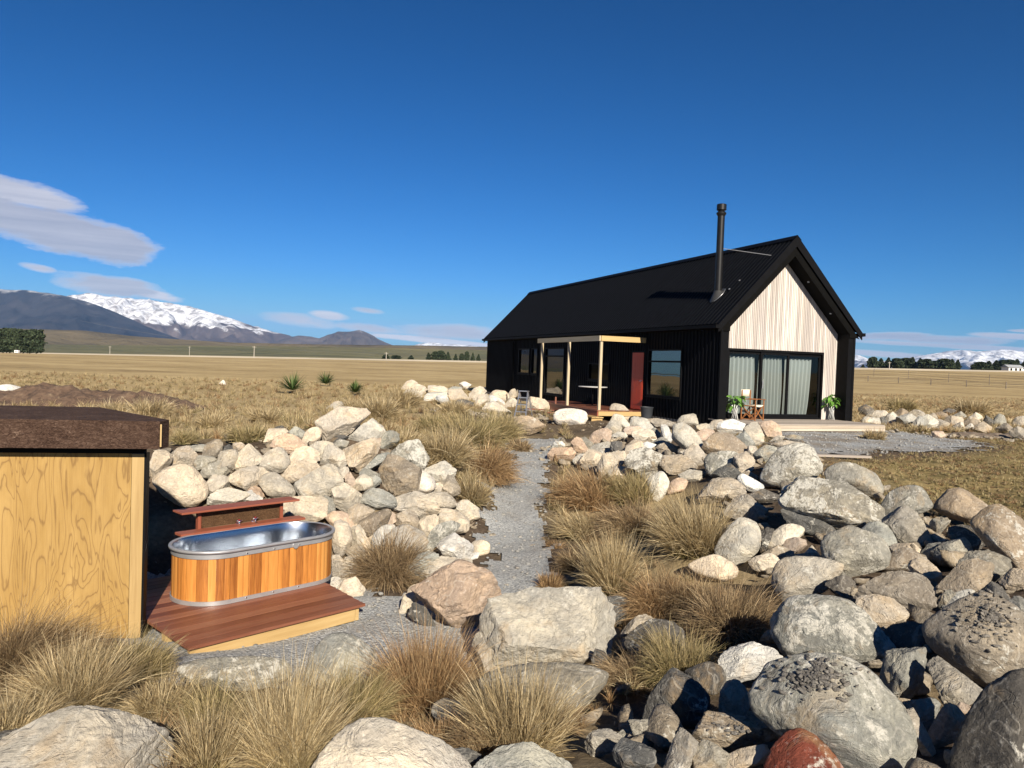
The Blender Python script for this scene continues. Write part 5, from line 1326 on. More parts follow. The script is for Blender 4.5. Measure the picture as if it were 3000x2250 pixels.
W|w|a|203,39 206,36 209,39 206,41|small white stone alone in the dry grass of the plain
'''


def icosphere(lv):
    bm = bmesh.new(); bmesh.ops.create_icosphere(bm, subdivisions=lv, radius=1)
    V = np.array([v.co[:] for v in bm.verts]); bm.verts.index_update()
    F = np.array([[v.index for v in f.verts] for f in bm.faces]); bm.free(); return V / np.linalg.norm(V, axis=1)[:, None], F
ICO = {k: icosphere(k) for k in (3, 4, 5, 6)}


def make_rock(pts, D, seed, soft, lv):
    """closed stone: half spaces through the outline's edges, rounded together, then weathered"""
    rg = np.random.RandomState(seed); P = np.asarray(pts)
    w, h = np.ptp(P[:, 0]), np.ptp(P[:, 1]); d0, F = ICO[lv]
    d = d0 * np.array([w / 2, D, h / 2]); d /= np.linalg.norm(d, axis=1)[:, None]
    area = .5 * np.sum(P[:, 0] * np.roll(P[:, 1], -1) - np.roll(P[:, 0], -1) * P[:, 1])
    if area < 0: P = P[::-1]
    N, Q = [], []
    for (x0, z0), (x1, z1) in zip(P, np.roll(P, -1, 0)):
        e = np.array([x1 - x0, z1 - z0]); L = np.linalg.norm(e)
        if L < 1e-4: continue
        n2 = np.array([e[1], -e[0]]) / L; dist = n2 @ np.array([x0, z0])
        if dist < .08 * min(w, h): dist = .08 * min(w, h)
        top = n2[1] > .3
        tf = R(rg.uniform(28, 55) if top else rg.uniform(5, 38)); tb = R(rg.uniform(15, 50))
        N += [(n2[0] * math.cos(tf), -math.sin(tf), n2[1] * math.cos(tf)), (n2[0] * math.cos(tb), math.sin(tb), n2[1] * math.cos(tb))]; Q += [dist * math.cos(tf), dist * math.cos(tb)]
    for k in range(3 if soft > 10 else 5):
        n = np.array([rg.normal() * (.75 if soft > 10 else .45), -1, rg.normal() * (.6 if soft > 10 else .4) + .22]); n /= np.linalg.norm(n)
        N.append(n); Q.append(rg.uniform(.72, .98) * math.sqrt((n[0] * w / 2) ** 2 + (n[1] * D) ** 2 + (n[2] * h / 2) ** 2))
    for k in range(3):
        n = np.array([rg.normal() * .4, 1, rg.normal() * .4]); n /= np.linalg.norm(n)
        N.append(n); Q.append(rg.uniform(.8, 1) * math.sqrt((n[0] * w / 2) ** 2 + (n[1] * D) ** 2 + (n[2] * h / 2) ** 2))
    N = np.array(N); Q = np.array(Q)
    t = np.maximum(0, d @ N.T) / Q
    mx = t.max(1, keepdims=True)
    r = 1 / (mx[:, 0] * ((t / mx) ** soft).sum(1) ** (1 / soft))
    # chips and broken faces
    for k in range(8 if soft > 10 else 7):
        n = rg.normal(size=3); n /= np.linalg.norm(n); sup = ((d * r[:, None]) @ n).max(); q = rg.uniform(.56, .86) if soft > 10 else rg.uniform(.90, .985)
        dn = d @ n; r = np.where(dn > 1e-3, np.minimum(r, q * sup / np.maximum(dn, 1e-3)), r)
    so = seed * 3.17
    a = .045 if soft > 10 else .035
    big = fbm(d0 * 1.9 + so, seed, 3); ft = fbm(d0 * 5.5 + so, seed + 5, 4, .55)
    rid = 1 - np.abs(vnoise(d0 * np.array([2.4, 2.4, 4.5]) + so, seed + 9)) * 2
    if soft > 10:      # bedding steps along one direction
        n = rg.normal(size=3); n /= np.linalg.norm(n); q = (d0 @ n) * rg.uniform(2.5, 4.5) + .5 * big; r = r * (1 - .045 * np.clip(((q % 1) - .72) / .06, 0, 1) * (1 - np.clip(((q % 1) - .80) / .2, 0, 1)))
    r = r * (1 + a * 1.0 * big + a * .7 * ft - a * .7 * np.maximum(0, rid - .55) * 2)
    V = d * r[:, None]
    for ax, j in ((0, 0), (2, 1)):      # keep the outline's size
        lo, hi = V[:, ax].min(), V[:, ax].max(); V[:, ax] = (V[:, ax] - lo) / (hi - lo) * np.ptp(P[:, j]) + P[:, j].min()
    if w > .35: V = V + d0 * (.006 * fbm(d0 * 16 + so, seed + 30, 3))[:, None] * min(1.5, w)
    return V, F


stones = []  # dark stone under the largest orange boulder is its shaded foot, coloured dark
for k, line in enumerate(ROCKS.strip().split('\n')):
    tl, tone, form, poly, label = line.split('|')
    ox, oy, f = TILES[tl]
    px = np.array([[ox + 10 * float(a) / f, oy + 10 * float(b) / f] for a, b in (q.split(',') for q in poly.split())])
    cx, cy = (px.min(0) + px.max(0)) / 2; wpx, hpx = np.ptp(px[:, 0]), np.ptp(px[:, 1])
    low = hit(cx, cy + .30 * hpx)
    dist = low[1]
    if '@' in form: form, dd_ = form.split('@'); dist = float(dd_)
    s = dist / FOC
    D = .46 * math.sqrt(wpx * hpx) * s
    px = px.mean(0) + (px - px.mean(0)) * 1.10
    dist = dist - .55 * D
    s = dist / FOC
    stones.append([tl, tone, form, px, label, dist, D, wpx * s, hpx * s])
for k, (tl, tone, form, px, label, dist, D, w, h) in enumerate(stones):
    cx, cy = px.mean(0); c = at(cx, cy, dist); q = pdir(cx, cy); fw = Vector(q).normalized()
    rt = fw.cross(Vector((0, 0, 1))).normalized(); up = rt.cross(fw)
    L3 = np.array([at(a, b, dist) - c for a, b in px]); pts = np.c_[L3 @ np.array(rt), L3 @ np.array(up)]
    mid = (pts.min(0) + pts.max(0)) / 2; pts = pts - mid; c = c + np.array(rt) * mid[0] + np.array(up) * mid[1]
    spx = max(np.ptp(px[:, 0]), np.ptp(px[:, 1]))
    soft = 9.0 if form == 'o' else 45.0
    V, F = make_rock(pts, D, 100 + k, soft, 5 if spx > 75 else (4 if spx > 30 else 3))
    B = np.array([rt, fw, up]); V = V @ B
    nm = 'boulder' if max(w, h) > .55 else 'stone'
    me = np_mesh(nm, V, F, True)
    if form == 'a': me.set_sharp_from_angle(angle=R(24))
    o = link(nm, me, stone); o.location = c
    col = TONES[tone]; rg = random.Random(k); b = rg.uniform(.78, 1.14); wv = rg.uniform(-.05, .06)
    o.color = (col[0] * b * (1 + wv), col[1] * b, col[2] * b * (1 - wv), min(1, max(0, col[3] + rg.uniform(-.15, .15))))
    g = {'L': 'stones of the bank behind the bath', 'N': 'stones of the bank behind the bath', 'H': 'stones of the pile beside the house', 'R': 'stones of the far right pile', 'W': 'stones in the plain', 'A': 'stones of the heap before the house'}.get(tl, 'boulders of the right hand pile')
    if tl == 'M': g = 'stones of the pile beside the house' if cy < 1200 else 'stones of the bank behind the bath'
    if tl in 'YZG': g = 'boulders in the foreground'
    tag(o, label, nm, g)

# loose rubble between the boulders, too many small pieces to count
rg = np.random.RandomState(5); Vs, Fs, n = [], [], 0
d0, F0 = ICO[3]; base = []
for k in range(6):
    pl_ = np.array([[math.cos(a) * rg.uniform(.7, 1), math.sin(a) * rg.uniform(.5, .9)] for a in np.sort(rg.uniform(0, 6.28, 7))])
    base.append(make_rock(pl_, .7, 900 + k, 14, 3)[0])
def scatter(pts, smin, smax, cnt, spread):
    global n
    for _ in range(cnt):
        i = rg.randint(len(pts) - 1); t = rg.rand(); x, y = np.array(pts[i]) * (1 - t) + np.array(pts[i + 1]) * t + rg.normal(size=2) * spread
        s = smin + (smax - smin) * rg.rand() ** 3; a = rg.uniform(0, 6.28); c, sn = math.cos(a), math.sin(a)
        V = base[rg.randint(6)] * s * np.array([1, 1, .7]); V = np.c_[V[:, 0] * c - V[:, 1] * sn, V[:, 0] * sn + V[:, 1] * c, V[:, 2]]
        Vs.append(V + np.array([x, y, gz(x, y) + s * .15])); Fs.append(F0 + n); n += len(V)
for p in PILES: scatter(p, .03, .17, 260, .6)
scatter([(1.5, 18.6), (2.6, 18.2), (3.8, 16.8), (4.6, 14.5)], .08, .24, 90, .5); scatter(PILES[3], .06, .2, 70, .5); scatter([(9.6, 23.5), (12.5, 22.5), (15, 21.5)], .05, .2, 110, .5); scatter(PILES[1], .10, .30, 150, .9); scatter(PILES[2], .10, .30, 70, .7); scatter(PILES[0], .08, .22, 60, .4)
scatter([(-.6, 13), (-.75, 11), (-.5, 9.6)], .012, .06, 120, .10); scatter([(.7, 18), (.75, 15), (.6, 13), (.55, 11)], .012, .06, 110, .12)
scatter([(2.2, 24), (4, 23.5), (6, 21.5)], .02, .09, 120, .8)
d2, F2 = icosphere(2); V2 = [d2 * (1 + .25 * fbm(d2 * 1.3 + 7 * k, k, 2))[:, None] * np.array([1, .8, .55]) for k in range(6)]
gv, gf, m = [], [], 0
xs, ys = rg.uniform(-5, 1.6, 26000), rg.uniform(7, 24, 26000); ok = inside(xs, ys, COURT); xs, ys = xs[ok][:2600], ys[ok][:2600]; zs = terrain(xs, ys) + Z0 + .02
for x, y, z in zip(xs, ys, zs):
    a = rg.uniform(0, 6.28); c, sn = math.cos(a), math.sin(a); q = V2[rg.randint(6)] * (.007 + .016 * rg.rand() ** 4 * 2)
    gv.append(np.c_[q[:, 0] * c - q[:, 1] * sn + x, q[:, 0] * sn + q[:, 1] * c + y, q[:, 2] + z]); gf.append(F2 + m); m += len(q)
xs, ys = rg.uniform(6, 16, 9000), rg.uniform(16, 24, 9000); ok = inside(xs, ys, YARD); xs, ys = xs[ok][:900], ys[ok][:900]; zs = terrain(xs, ys) + Z0 + .02
for x, y, z in zip(xs, ys, zs):
    a = rg.uniform(0, 6.28); c, sn = math.cos(a), math.sin(a); q = V2[rg.randint(6)] * (.012 + .03 * rg.rand() ** 3)
    gv.append(np.c_[q[:, 0] * c - q[:, 1] * sn + x, q[:, 0] * sn + q[:, 1] * c + y, q[:, 2] + z]); gf.append(F2 + m); m += len(q)
gs = link('gravel_stones', np_mesh('gravel_stones', np.concatenate(gv), np.concatenate(gf), True), stone); gs.color = (.36, .36, .35, .2)
tag(gs, 'loose grey chippings lying on the gravel path', kind='stuff')
ru = link('rubble', np_mesh('rubble', np.concatenate(Vs), np.concatenate(Fs), True), stone); ru.color = (.34, .29, .22, .3)
tag(ru, 'loose small stones scattered between the boulders', kind='stuff')
# crushed gravel spilled on top of two boulders and the gravel strewn rock
dg = bpy.context.evaluated_depsgraph_get(); dg.update()
Vs, Fs, n = [], [], 0
def spill(label_part, px0, py0, rx, ry, cnt, smin, smax):
    global n
    rk = [o for o in bpy.data.objects if label_part in str(o.get('label', ''))][0]
    for _ in range(cnt):
        a, rr_ = rg.uniform(0, 6.28), abs(rg.normal()) * .62; q = pdir(px0 + rx * rr_ * math.cos(a), py0 + ry * rr_ * math.sin(a))
        ok, loc, nn, _i = rk.ray_cast(Vector((0, 0, Z0)) - rk.location, Vector(q).normalized())
        if not ok or nn.z < .15: continue
        s = smin + (smax - smin) * rg.rand() ** 2; ang = rg.uniform(0, 6.28); c, sn = math.cos(ang), math.sin(ang)
        V = base[rg.randint(6)] * s * np.array([1, 1, .6]); V = np.c_[V[:, 0] * c - V[:, 1] * sn, V[:, 0] * sn + V[:, 1] * c, V[:, 2]]
        Vs.append(V + np.array(loc + rk.location + nn * s * .2)); Fs.append(F0 + n); n += len(V)
spill('largest rubble strewn boulder', 2380, 1985, 120, 55, 330, .008, .036)
spill('heaped with dark gravel', 2170, 2150, 130, 40, 300, .006, .03)
spill('wide gravel strewn rock', 2900, 1810, 110, 90, 330, .008, .036)
sg = link('spilled_gravel', np_mesh('spilled_gravel', np.concatenate(Vs), np.concatenate(Fs), True), stone); sg.color = (.22, .205, .185, .3)
tag(sg, 'dark crushed gravel spilled on top of three large boulders', kind='stuff')

# ------------------------------------------------------------------ grasses
STRAW = [(.36, .275, .145), (.47, .375, .215), (.29, .215, .115), (.56, .465, .29)]
RUST = [(.31, .195, .095), (.40, .265, .135), (.24, .15, .075), (.46, .33, .18)]
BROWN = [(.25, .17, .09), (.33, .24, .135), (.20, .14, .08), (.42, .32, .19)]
OLIVE = [(.29, .225, .105), (.39, .31, .16), (.22, .19, .085), (.46, .37, .205)]
GREENS = {'s': (.17, .15, .05), 'r': (.20, .11, .045), 'b': (.12, .09, .05), 'o': (.115, .115, .042)}
PAL = {'s': STRAW, 'r': RUST, 'b': BROWN, 'o': OLIVE}


def blades(n, L, rb, spread, droop, lean, wid, tone, rg, segs=6, upright=.0):
    """curved tapering blades growing from a disc; returns vertices, quads, colours"""
    # blades stand in sub-clumps that share a direction, with a few straying
    nc = max(5, n // 55); ca = rg.uniform(0, 2 * np.pi, nc); cr_ = rb * np.sqrt(rg.rand(nc)); ci_ = rg.randint(nc, size=n)
    bx_ = cr_[ci_] * np.cos(ca[ci_]) + rg.normal(size=n) * rb * .10; by_ = cr_[ci_] * np.sin(ca[ci_]) + rg.normal(size=n) * rb * .10
    cth = spread * (.10 + .90 * rg.rand(nc) ** .8) * (.35 + .65 * cr_ / rb); caz = ca + rg.normal(size=nc) * .6
    clen = rg.uniform(.62, 1.1, nc); stray = (rg.rand(n) < .12) * .5 + .16
    th = np.abs(cth[ci_] + rg.normal(size=n) * stray); a2 = caz[ci_] + rg.normal(size=n) * (.3 + stray)
    d = np.c_[np.sin(th) * np.cos(a2), np.sin(th) * np.sin(a2), np.cos(th)] + np.array([lean[0], lean[1], 0]) * rg.uniform(.4, 1.2, n)[:, None]
    d /= np.linalg.norm(d, axis=1)[:, None]
    Ln = L * np.where(rg.rand(n) < .05, rg.uniform(1.1, 1.3, n), rg.uniform(.5, 1.0, n) ** .8 * clen[ci_]); dr = droop * rg.uniform(.4, 1.5, n)
    p = np.c_[bx_, by_, np.zeros(n)]; pts = [p]; v = d.copy()
    for k in range(segs):
        if k == segs // 2: v = v + rg.normal(size=(n, 3)) * np.where(rg.rand(n) < .14, .75, 0)[:, None]
        v = v + np.array([lean[0] * .10, lean[1] * .10, -1]) * (dr * (k + 1) / segs * .42)[:, None] + rg.normal(size=(n, 3)) * .035
        v /= np.linalg.norm(v, axis=1)[:, None]
        p = p + v * (Ln / segs)[:, None]; p[:, 2] = np.maximum(p[:, 2], .01); pts.append(p)
    sd = np.cross(d, rg.normal(size=(n, 3))); sd /= np.linalg.norm(sd, axis=1)[:, None]
    ring = []
    pal = np.array(PAL[tone]); ci = pal[rg.randint(len(pal), size=n)] * rg.uniform(.6, 1.4, n)[:, None] * rg.uniform(.75, 1.25, nc)[ci_][:, None]; gr = np.array(GREENS[tone])
    cols = []
    for k, q in enumerate(pts):
        f = k / segs; wk = wid * (1 - f) ** .7 * .5 + wid * .08
        ring += [q - sd * wk, q + sd * wk]
        gk = max(0, 1 - f * 1.9) * .8; cc = ci * (1 - gk) + gr * gk; cols += [cc, cc]
    V = np.stack(ring, 1).reshape(-1, 3); K = 2 * (segs + 1); col = np.stack(cols, 1).reshape(-1, 3)
    i = np.arange(n)[:, None] * K + 2 * np.arange(segs)[None]; i = i.ravel()
    return V, np.stack([i, i + 1, i + 3, i + 2], -1), col


TUSSOCKS = '''
70,1975|260|235|b|.5,.0|1.0|1.0|dark brown drooping tussock against the plywood shed at the left edge
400,1985|190|135|o|.35,.1|.8|.7|green based tussock with tall plumes at the left corner of the red deck
225,2075|300|195|s|.05,0|.8|.7|straw tussock behind the ridged grey boulder
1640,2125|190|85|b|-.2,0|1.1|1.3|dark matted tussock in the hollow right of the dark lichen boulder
255,1945|190|110|b|.3,0|1.1|1.1|dark tussock at the foot of the plywood shed right of the big brown one
60,2140|240|130|s|.3,0|1.1|1.1|low straw tussock left of the ridged grey boulder
480,2085|250|125|s|.2,.0|1.0|1.0|pale straw tussock below the near edge of the red deck fascia
640,2120|260|135|o|.1,0|1.0|1.0|olive straw tussock in front of the flat lichen boulder
610,2240|200|170|s|0,0|.5|.6|upright straw tussock at the bottom edge right of the ridged boulder
850,2225|340|265|s|0,0|.55|.55|tallest upright straw tussock at the bottom, left of centre
1035,2110|230|160|o|.1,0|.8|.8|olive brown tussock right of the round lichen boulder
1250,2075|300|230|r|0,.1|.85|.6|reddish straw fan shaped tussock left of the largest flat faced boulder
1520,2185|330|225|s|-.05,0|.7|.6|grey straw upright tussock in front of the dark lichen boulder
1290,2185|240|100|r|-.1,0|1.1|1.3|low rusty tussock at the bottom between two grey boulders
1420,2200|260|130|b|-.2,0|1.1|1.2|tangled brown grass at the foot of the grey straw tussock
1990,1980|260|140|o|-.1,0|1.0|1.0|olive brown tussock above the red streaked black stone
1850,1990|220|100|b|-.5,0|1.1|1.3|dark drooping grass hanging left over a black hollow
2150,1850|290|165|b|.15,.0|1.1|1.1|wide brown tussock left of the massive lichen crusted boulder
2010,1790|200|120|b|-.1,0|1.1|1.2|brown matted tussock above the dark lichen stone
1735,1480|260|112|r|-.35,-.05|.9|1.0|wind swept tussock highest on the right of the path
1850,1470|180|85|o|-.25,0|.7|.7|olive tussock beside the tooth shaped pale stone
1700,1568|160|78|s|-.55,.0|.9|1.0|straw tussock bending left over the path edge
1790,1745|140|175|s|-.15,0|.5|.5|tall upright straw tussock just behind the largest flat faced boulder
1850,1555|240|100|b|-.3,0|1.0|1.1|brown tussock in the middle of the right hand grass
2035,1620|240|165|s|-.2,0|.75|.75|large straw tussock beside the smooth upright cream boulder
1930,1800|170|140|r|-.1,0|1.1|1.2|rusty brown tussock below the large straw one
1612,1725|90|55|r|0,0|.8|.8|small rusty tuft on the gravel edge behind the largest flat faced boulder
1680,1660|110|60|b|-.3,0|1.0|1.0|small dark tuft in the shade beside the path
1415,1400|215|120|r|.05,-.1|1.2|1.5|rounded reddish tussock spilling over the left edge of the path
1385,1475|90|90|s|0,-.2|.6|.8|small straw tuft below the rounded reddish tussock
1375,1310|215|105|o|-.05,0|1.0|.9|big olive green tussock left of the path
1460,1290|130|80|o|.05,0|.9|.8|olive tussock next to the path, before the striped boulder by the ladder
1265,1262|140|70|o|-.05,0|.95|.8|olive tussock in front of the back pile
1180,1310|140|80|s|0,0|.9|.8|straw tussock beside the banded grey stone
1300,1360|150|110|s|-.05,0|1.0|1.0|straw grass right of the blue white lichen boulder
1110,1228|150|90|s|0,0|.9|.9|straw tussock behind the white veined boulder
1180,1195|140|75|s|.1,0|.9|.9|straw tussock between the spiky plants and the back pile
1330,1215|130|60|s|0,0|.9|.9|straw tussock just below the bluish grey slab
1040,1210|120|60|s|0,0|.9|.9|straw tussock right behind the small cap stone
1139,1700|200|150|b|.0,-.15|1.2|1.3|brown tussock drooping over the red deck corner by the bath
720,1290|140|72|o|-.05,0|.9|.8|green based tussock behind the middle of the stone bank
540,1295|110|58|o|-.05,0|.9|.8|green based tussock right of the shed roof corner
860,1255|130|65|o|0,0|.9|.8|small green based tussock left of the tallest boulder
440,1222|170|80|s|.05,0|.9|.9|straw tussock behind the shed roof, right one of two
330,1215|140|60|s|.05,0|.9|.9|straw tussock behind the shed roof, left one of two
620,1250|150|60|s|0,0|.9|.9|straw tussock on the plain behind the stone bank, left of centre
780,1235|160|60|s|0,0|.9|.9|straw tussock on the plain below the left spiky plant
310,1165|60|28|o|0,0|.9|.8|small green tuft on top of the brown soil heap
1520,1320|110|55|b|0,0|1.0|1.0|brown tuft at the upper end of the path
2640,1205|120|45|o|0,0|1.0|1.0|olive tuft behind the far right pile
2850,1215|150|50|s|0,0|1.0|1.0|straw tuft behind the round topped grey slate
2560,1288|110|13|s|0,0|1.0|1.0|low straw tuft at the front corner of the grey deck
'''
for k, line in enumerate(TUSSOCKS.strip().split('\n')):  # tussock right of the dark lichen boulder is added to darken a shadowed hollow
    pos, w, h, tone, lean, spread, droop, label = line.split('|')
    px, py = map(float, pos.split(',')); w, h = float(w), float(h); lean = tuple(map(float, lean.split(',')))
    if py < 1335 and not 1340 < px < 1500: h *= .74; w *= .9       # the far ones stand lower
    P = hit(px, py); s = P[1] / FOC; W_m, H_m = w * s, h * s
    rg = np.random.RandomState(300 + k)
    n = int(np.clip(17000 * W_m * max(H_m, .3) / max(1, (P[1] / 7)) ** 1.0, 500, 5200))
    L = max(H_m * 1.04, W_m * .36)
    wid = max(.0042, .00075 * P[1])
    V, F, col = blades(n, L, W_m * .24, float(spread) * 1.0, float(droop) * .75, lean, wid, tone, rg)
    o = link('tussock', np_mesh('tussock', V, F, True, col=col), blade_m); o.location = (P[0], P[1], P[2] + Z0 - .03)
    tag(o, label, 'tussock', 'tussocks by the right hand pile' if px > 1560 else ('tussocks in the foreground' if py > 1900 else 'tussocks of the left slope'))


def tufts(name, pts, L, n, wid, tone, seed, label, spread=1.0, droop=.8, protos=6):
    rg = np.random.RandomState(seed); pr = [blades(n, 1.0, .22, spread, droop, (0, 0), wid / L, tone[k % len(tone)], rg, 3) for k in range(protos)]
    Vs, Fs, Cs, m = [], [], [], 0
    for x, y, sc in pts:
        V, F, col = pr[rg.randint(protos)]; a = rg.uniform(0, 6.28); c, s_ = math.cos(a), math.sin(a); s = L * sc
        Vs.append(np.c_[(V[:, 0] * c - V[:, 1] * s_) * s + x, (V[:, 0] * s_ + V[:, 1] * c) * s + y, V[:, 2] * s * rg.uniform(.8, 1.2)]); Fs.append(F + m); Cs.append(col * rg.uniform(.75, 1.2)); m += len(V)
    V = np.concatenate(Vs); cnt = [len(v) for v in Vs]; zz = terrain(np.array([p[0] for p in pts]), np.array([p[1] for p in pts])) + Z0 - .03
    V[:, 2] += np.repeat(zz, cnt)
    o = link(name, np_mesh(name, V, np.concatenate(Fs), True, col=np.concatenate(Cs)), blade_m)
    return tag(o, label, kind='stuff')


rg = np.random.RandomState(77)
def free(x, y):
    a = np.array([x]); b = np.array([y])
    if inside(a, b, COURT)[0] or inside(a, b, YARD)[0]: return False
    l = HMAT.inverted() @ Vector((x, y, 0)); return not (-2.2 < l.x < HW + .4 and -1.8 < l.y < HL + .3)
pts = []
while len(pts) < 3600:      # rough grass of the left slope behind the bank
    tn = rg.uniform(-.72, .08); d = 13 + 40 * rg.rand() ** 1.5; x, y = tn * d, d
    if free(x, y) and segdist(np.array([x]), np.array([y]), PILES[0])[0] > 1.1 and (tn < -.02 or d < 40): pts.append((x, y, rg.uniform(.45, 1.15)))
tufts('dry_grass', pts, .27, 46, .010, 'ssrs', 5, 'rough dry grass covering the slope behind the stone bank', 1.0, .7)
pts = []
while len(pts) < 2600:      # right hand plain
    tn = rg.uniform(.44, .75); d = 24 + 50 * rg.rand() ** 1.4; x, y = tn * d, d
    if free(x, y): pts.append((x, y, rg.uniform(.4, 1.1)))
tufts('meadow_grass', pts, .26, 36, .013, 'srss', 6, 'dry meadow grass on the plain right of the house', 1.1, .8)
pts = []
while len(pts) < 5200:      # short turf of the lawn
    x = rg.uniform(4.6, 16); y = rg.uniform(8.5, 22)
    if (free(x, y) or (rg.rand() < .12 and not inside(np.array([x]), np.array([y]), COURT)[0] and y < 21)) and x > 4.2 + max(0, 13 - y) * .25 and .30 < x / y < .85: pts.append((x, y, rg.uniform(.5, 1.2)))
tufts('lawn_grass', pts, .075, 26, .007, 'orbo', 7, 'short dull turf of the lawn beside the right hand pile', 1.3, .9)
pts = []
for P in ((-2.8, 6.0), (-1.6, 5.2), (-.6, 4.9), (.5, 5.6), (-3.8, 6.2), (-.2, 6.2), (-2.2, 4.6), (1.2, 8.6), (1.6, 9.8), (2.0, 8.4), (1.2, 11.5), (1.9, 11.8), (1.0, 12.8), (1.4, 7.2)):
    for _ in range(34): pts.append((P[0] + rg.normal() * .42, P[1] + rg.normal() * .42, rg.uniform(.5, 1.2)))
pts = [p for p in pts if free(p[0], p[1])]
tufts('undergrowth', pts, .19, 60, .005, 'brbs', 8, 'tangled dry undergrowth between the foreground tussocks', 1.2, 1.1)

# three spiky plants on the plain
for k, (px, py, w, h, lab) in enumerate(((856, 1150, 72, 70, 'leftmost and largest of the three spiky green plants on the plain'), (955, 1130, 66, 48, 'middle spiky green plant, set a little farther back'), (1040, 1156, 68, 46, 'spiky green plant nearest the back stone pile'))):
    P = hit(px, py); s = P[1] / FOC; rg = np.random.RandomState(60 + k); n = 150; L = h * s * 1.02
    a = rg.uniform(0, 6.28, n); th = np.arccos(rg.uniform(.05, 1, n)) * .95
    d = np.c_[np.sin(th) * np.cos(a), np.sin(th) * np.sin(a), np.cos(th)]; sd = np.cross(d, [0, 0, 1]); sd /= np.linalg.norm(sd, axis=1)[:, None] + 1e-6; sd = np.cross(d, np.cross(sd, d)) if False else sd
    Ln = L * rg.uniform(.75, 1.0, n); wv = .045
    ring = []
    for f, ww in ((0, .6), (.35, 1), (.75, .7), (1, .05)):
        q = d * (Ln * f)[:, None] + np.array([0, 0, .12 - .10 * f * f]); ring += [q - sd * wv * ww * .5, q + sd * wv * ww * .5]
    V = np.stack(ring, 1).reshape(-1, 3); i = (np.arange(n)[:, None] * 8 + 2 * np.arange(3)[None]).ravel()
    g = np.array([(.055, .10, .03)]) * rg.uniform(.6, 1.6, n)[:, None] + rg.uniform(0, .05, n)[:, None] * np.array([[1, .9, .3]])
    o = link('spiky_plant', np_mesh('spiky_plant', V, np.stack([i, i + 1, i + 3, i + 2], -1), True, col=np.repeat(g, 8, 0)), blade_m); o.location = (P[0], P[1], P[2] + Z0)
    tag(o, lab, 'plant', 'spiky plants on the plain')

# heap of brown soil at the left and the muddy toe of the far right pile
def heap(name, x0, y0, rx, ry, h, seed, label, m, rz=0):
    n = 90; u = np.linspace(-1, 1, n); gx, gy = np.meshgrid(u, u); r2 = gx ** 2 + gy ** 2
    P = np.c_[gx.ravel() * 2.4 * rx / ry, gy.ravel() * 2.4, np.zeros(n * n)]
    z = h * np.clip(1 - r2.ravel(), 0, None) ** .8 * (.75 + .7 * fbm(P, seed, 4)) + .10 * h * fbm(P * 6, seed + 2, 3) * (r2.ravel() < 1) - .04
    c, s = math.cos(rz), math.sin(rz); wx = x0 + gx.ravel() * rx * c - gy.ravel() * ry * s; wy = y0 + gx.ravel() * rx * s + gy.ravel() * ry * c
    keep = (r2.ravel() < 1.02); i = (np.arange(n - 1)[:, None] * n + np.arange(n - 1)[None]).ravel(); q = np.stack([i, i + 1, i + n + 1, i + n], -1); q = q[keep[q].all(1)]
    uq, inv = np.unique(q, return_inverse=True); zz = terrain(wx[uq], wy[uq]) + Z0 + z[uq]
    o = link(name, np_mesh(name, np.c_[wx[uq] - x0, wy[uq] - y0, zz - gz(x0, y0)], inv.reshape(-1, 4), True), m); o.location = (x0, y0, gz(x0, y0))
    return tag(o, label, 'heap')
soil_m, t_, b_ = material('turned_soil'); tc_ = t_.new('ShaderNodeTexCoord'); n_ = t_.noise(tc_.outputs['Object'], 3, 6, .7)
t_.l.new(t_.ramp(n_, [(.32, (.04, .025, .017)), (.5, (.11, .068, .045)), (.62, (.15, .10, .065)), (.72, (.25, .185, .115))]), b_.inputs['Base Color']); b_.inputs['Roughness'].default_value = 1; t_.l.new(t_.bump(n_, 1, .1), b_.inputs['Normal'])
P = hit(130, 1188); heap('soil_heap', P[0], P[1] + 1.2, 4.2, 1.7, .6, 5, 'heap of reddish brown soil on the plain behind the shed roof', soil_m, .04)
P = hit(2900, 1275); heap('soil_heap', P[0], P[1] - .1, 2.0, .6, .14, 9, 'low muddy soil bank in front of the far right stones', simple('mud', (.15, .115, .085), .95, 0, .45, 7, .8), .1)

# ------------------------------------------------------------------ trees, fences, poles and far buildings
conif_m, t_, b_ = material('conifer_leaf'); oi_ = t_.new('ShaderNodeAttribute', attribute_name='Col')
t_.l.new(oi_.outputs['Color'], b_.inputs['Base Color']); b_.inputs['Roughness'].default_value = .8; b_.inputs['Specular IOR Level'].default_value = .2


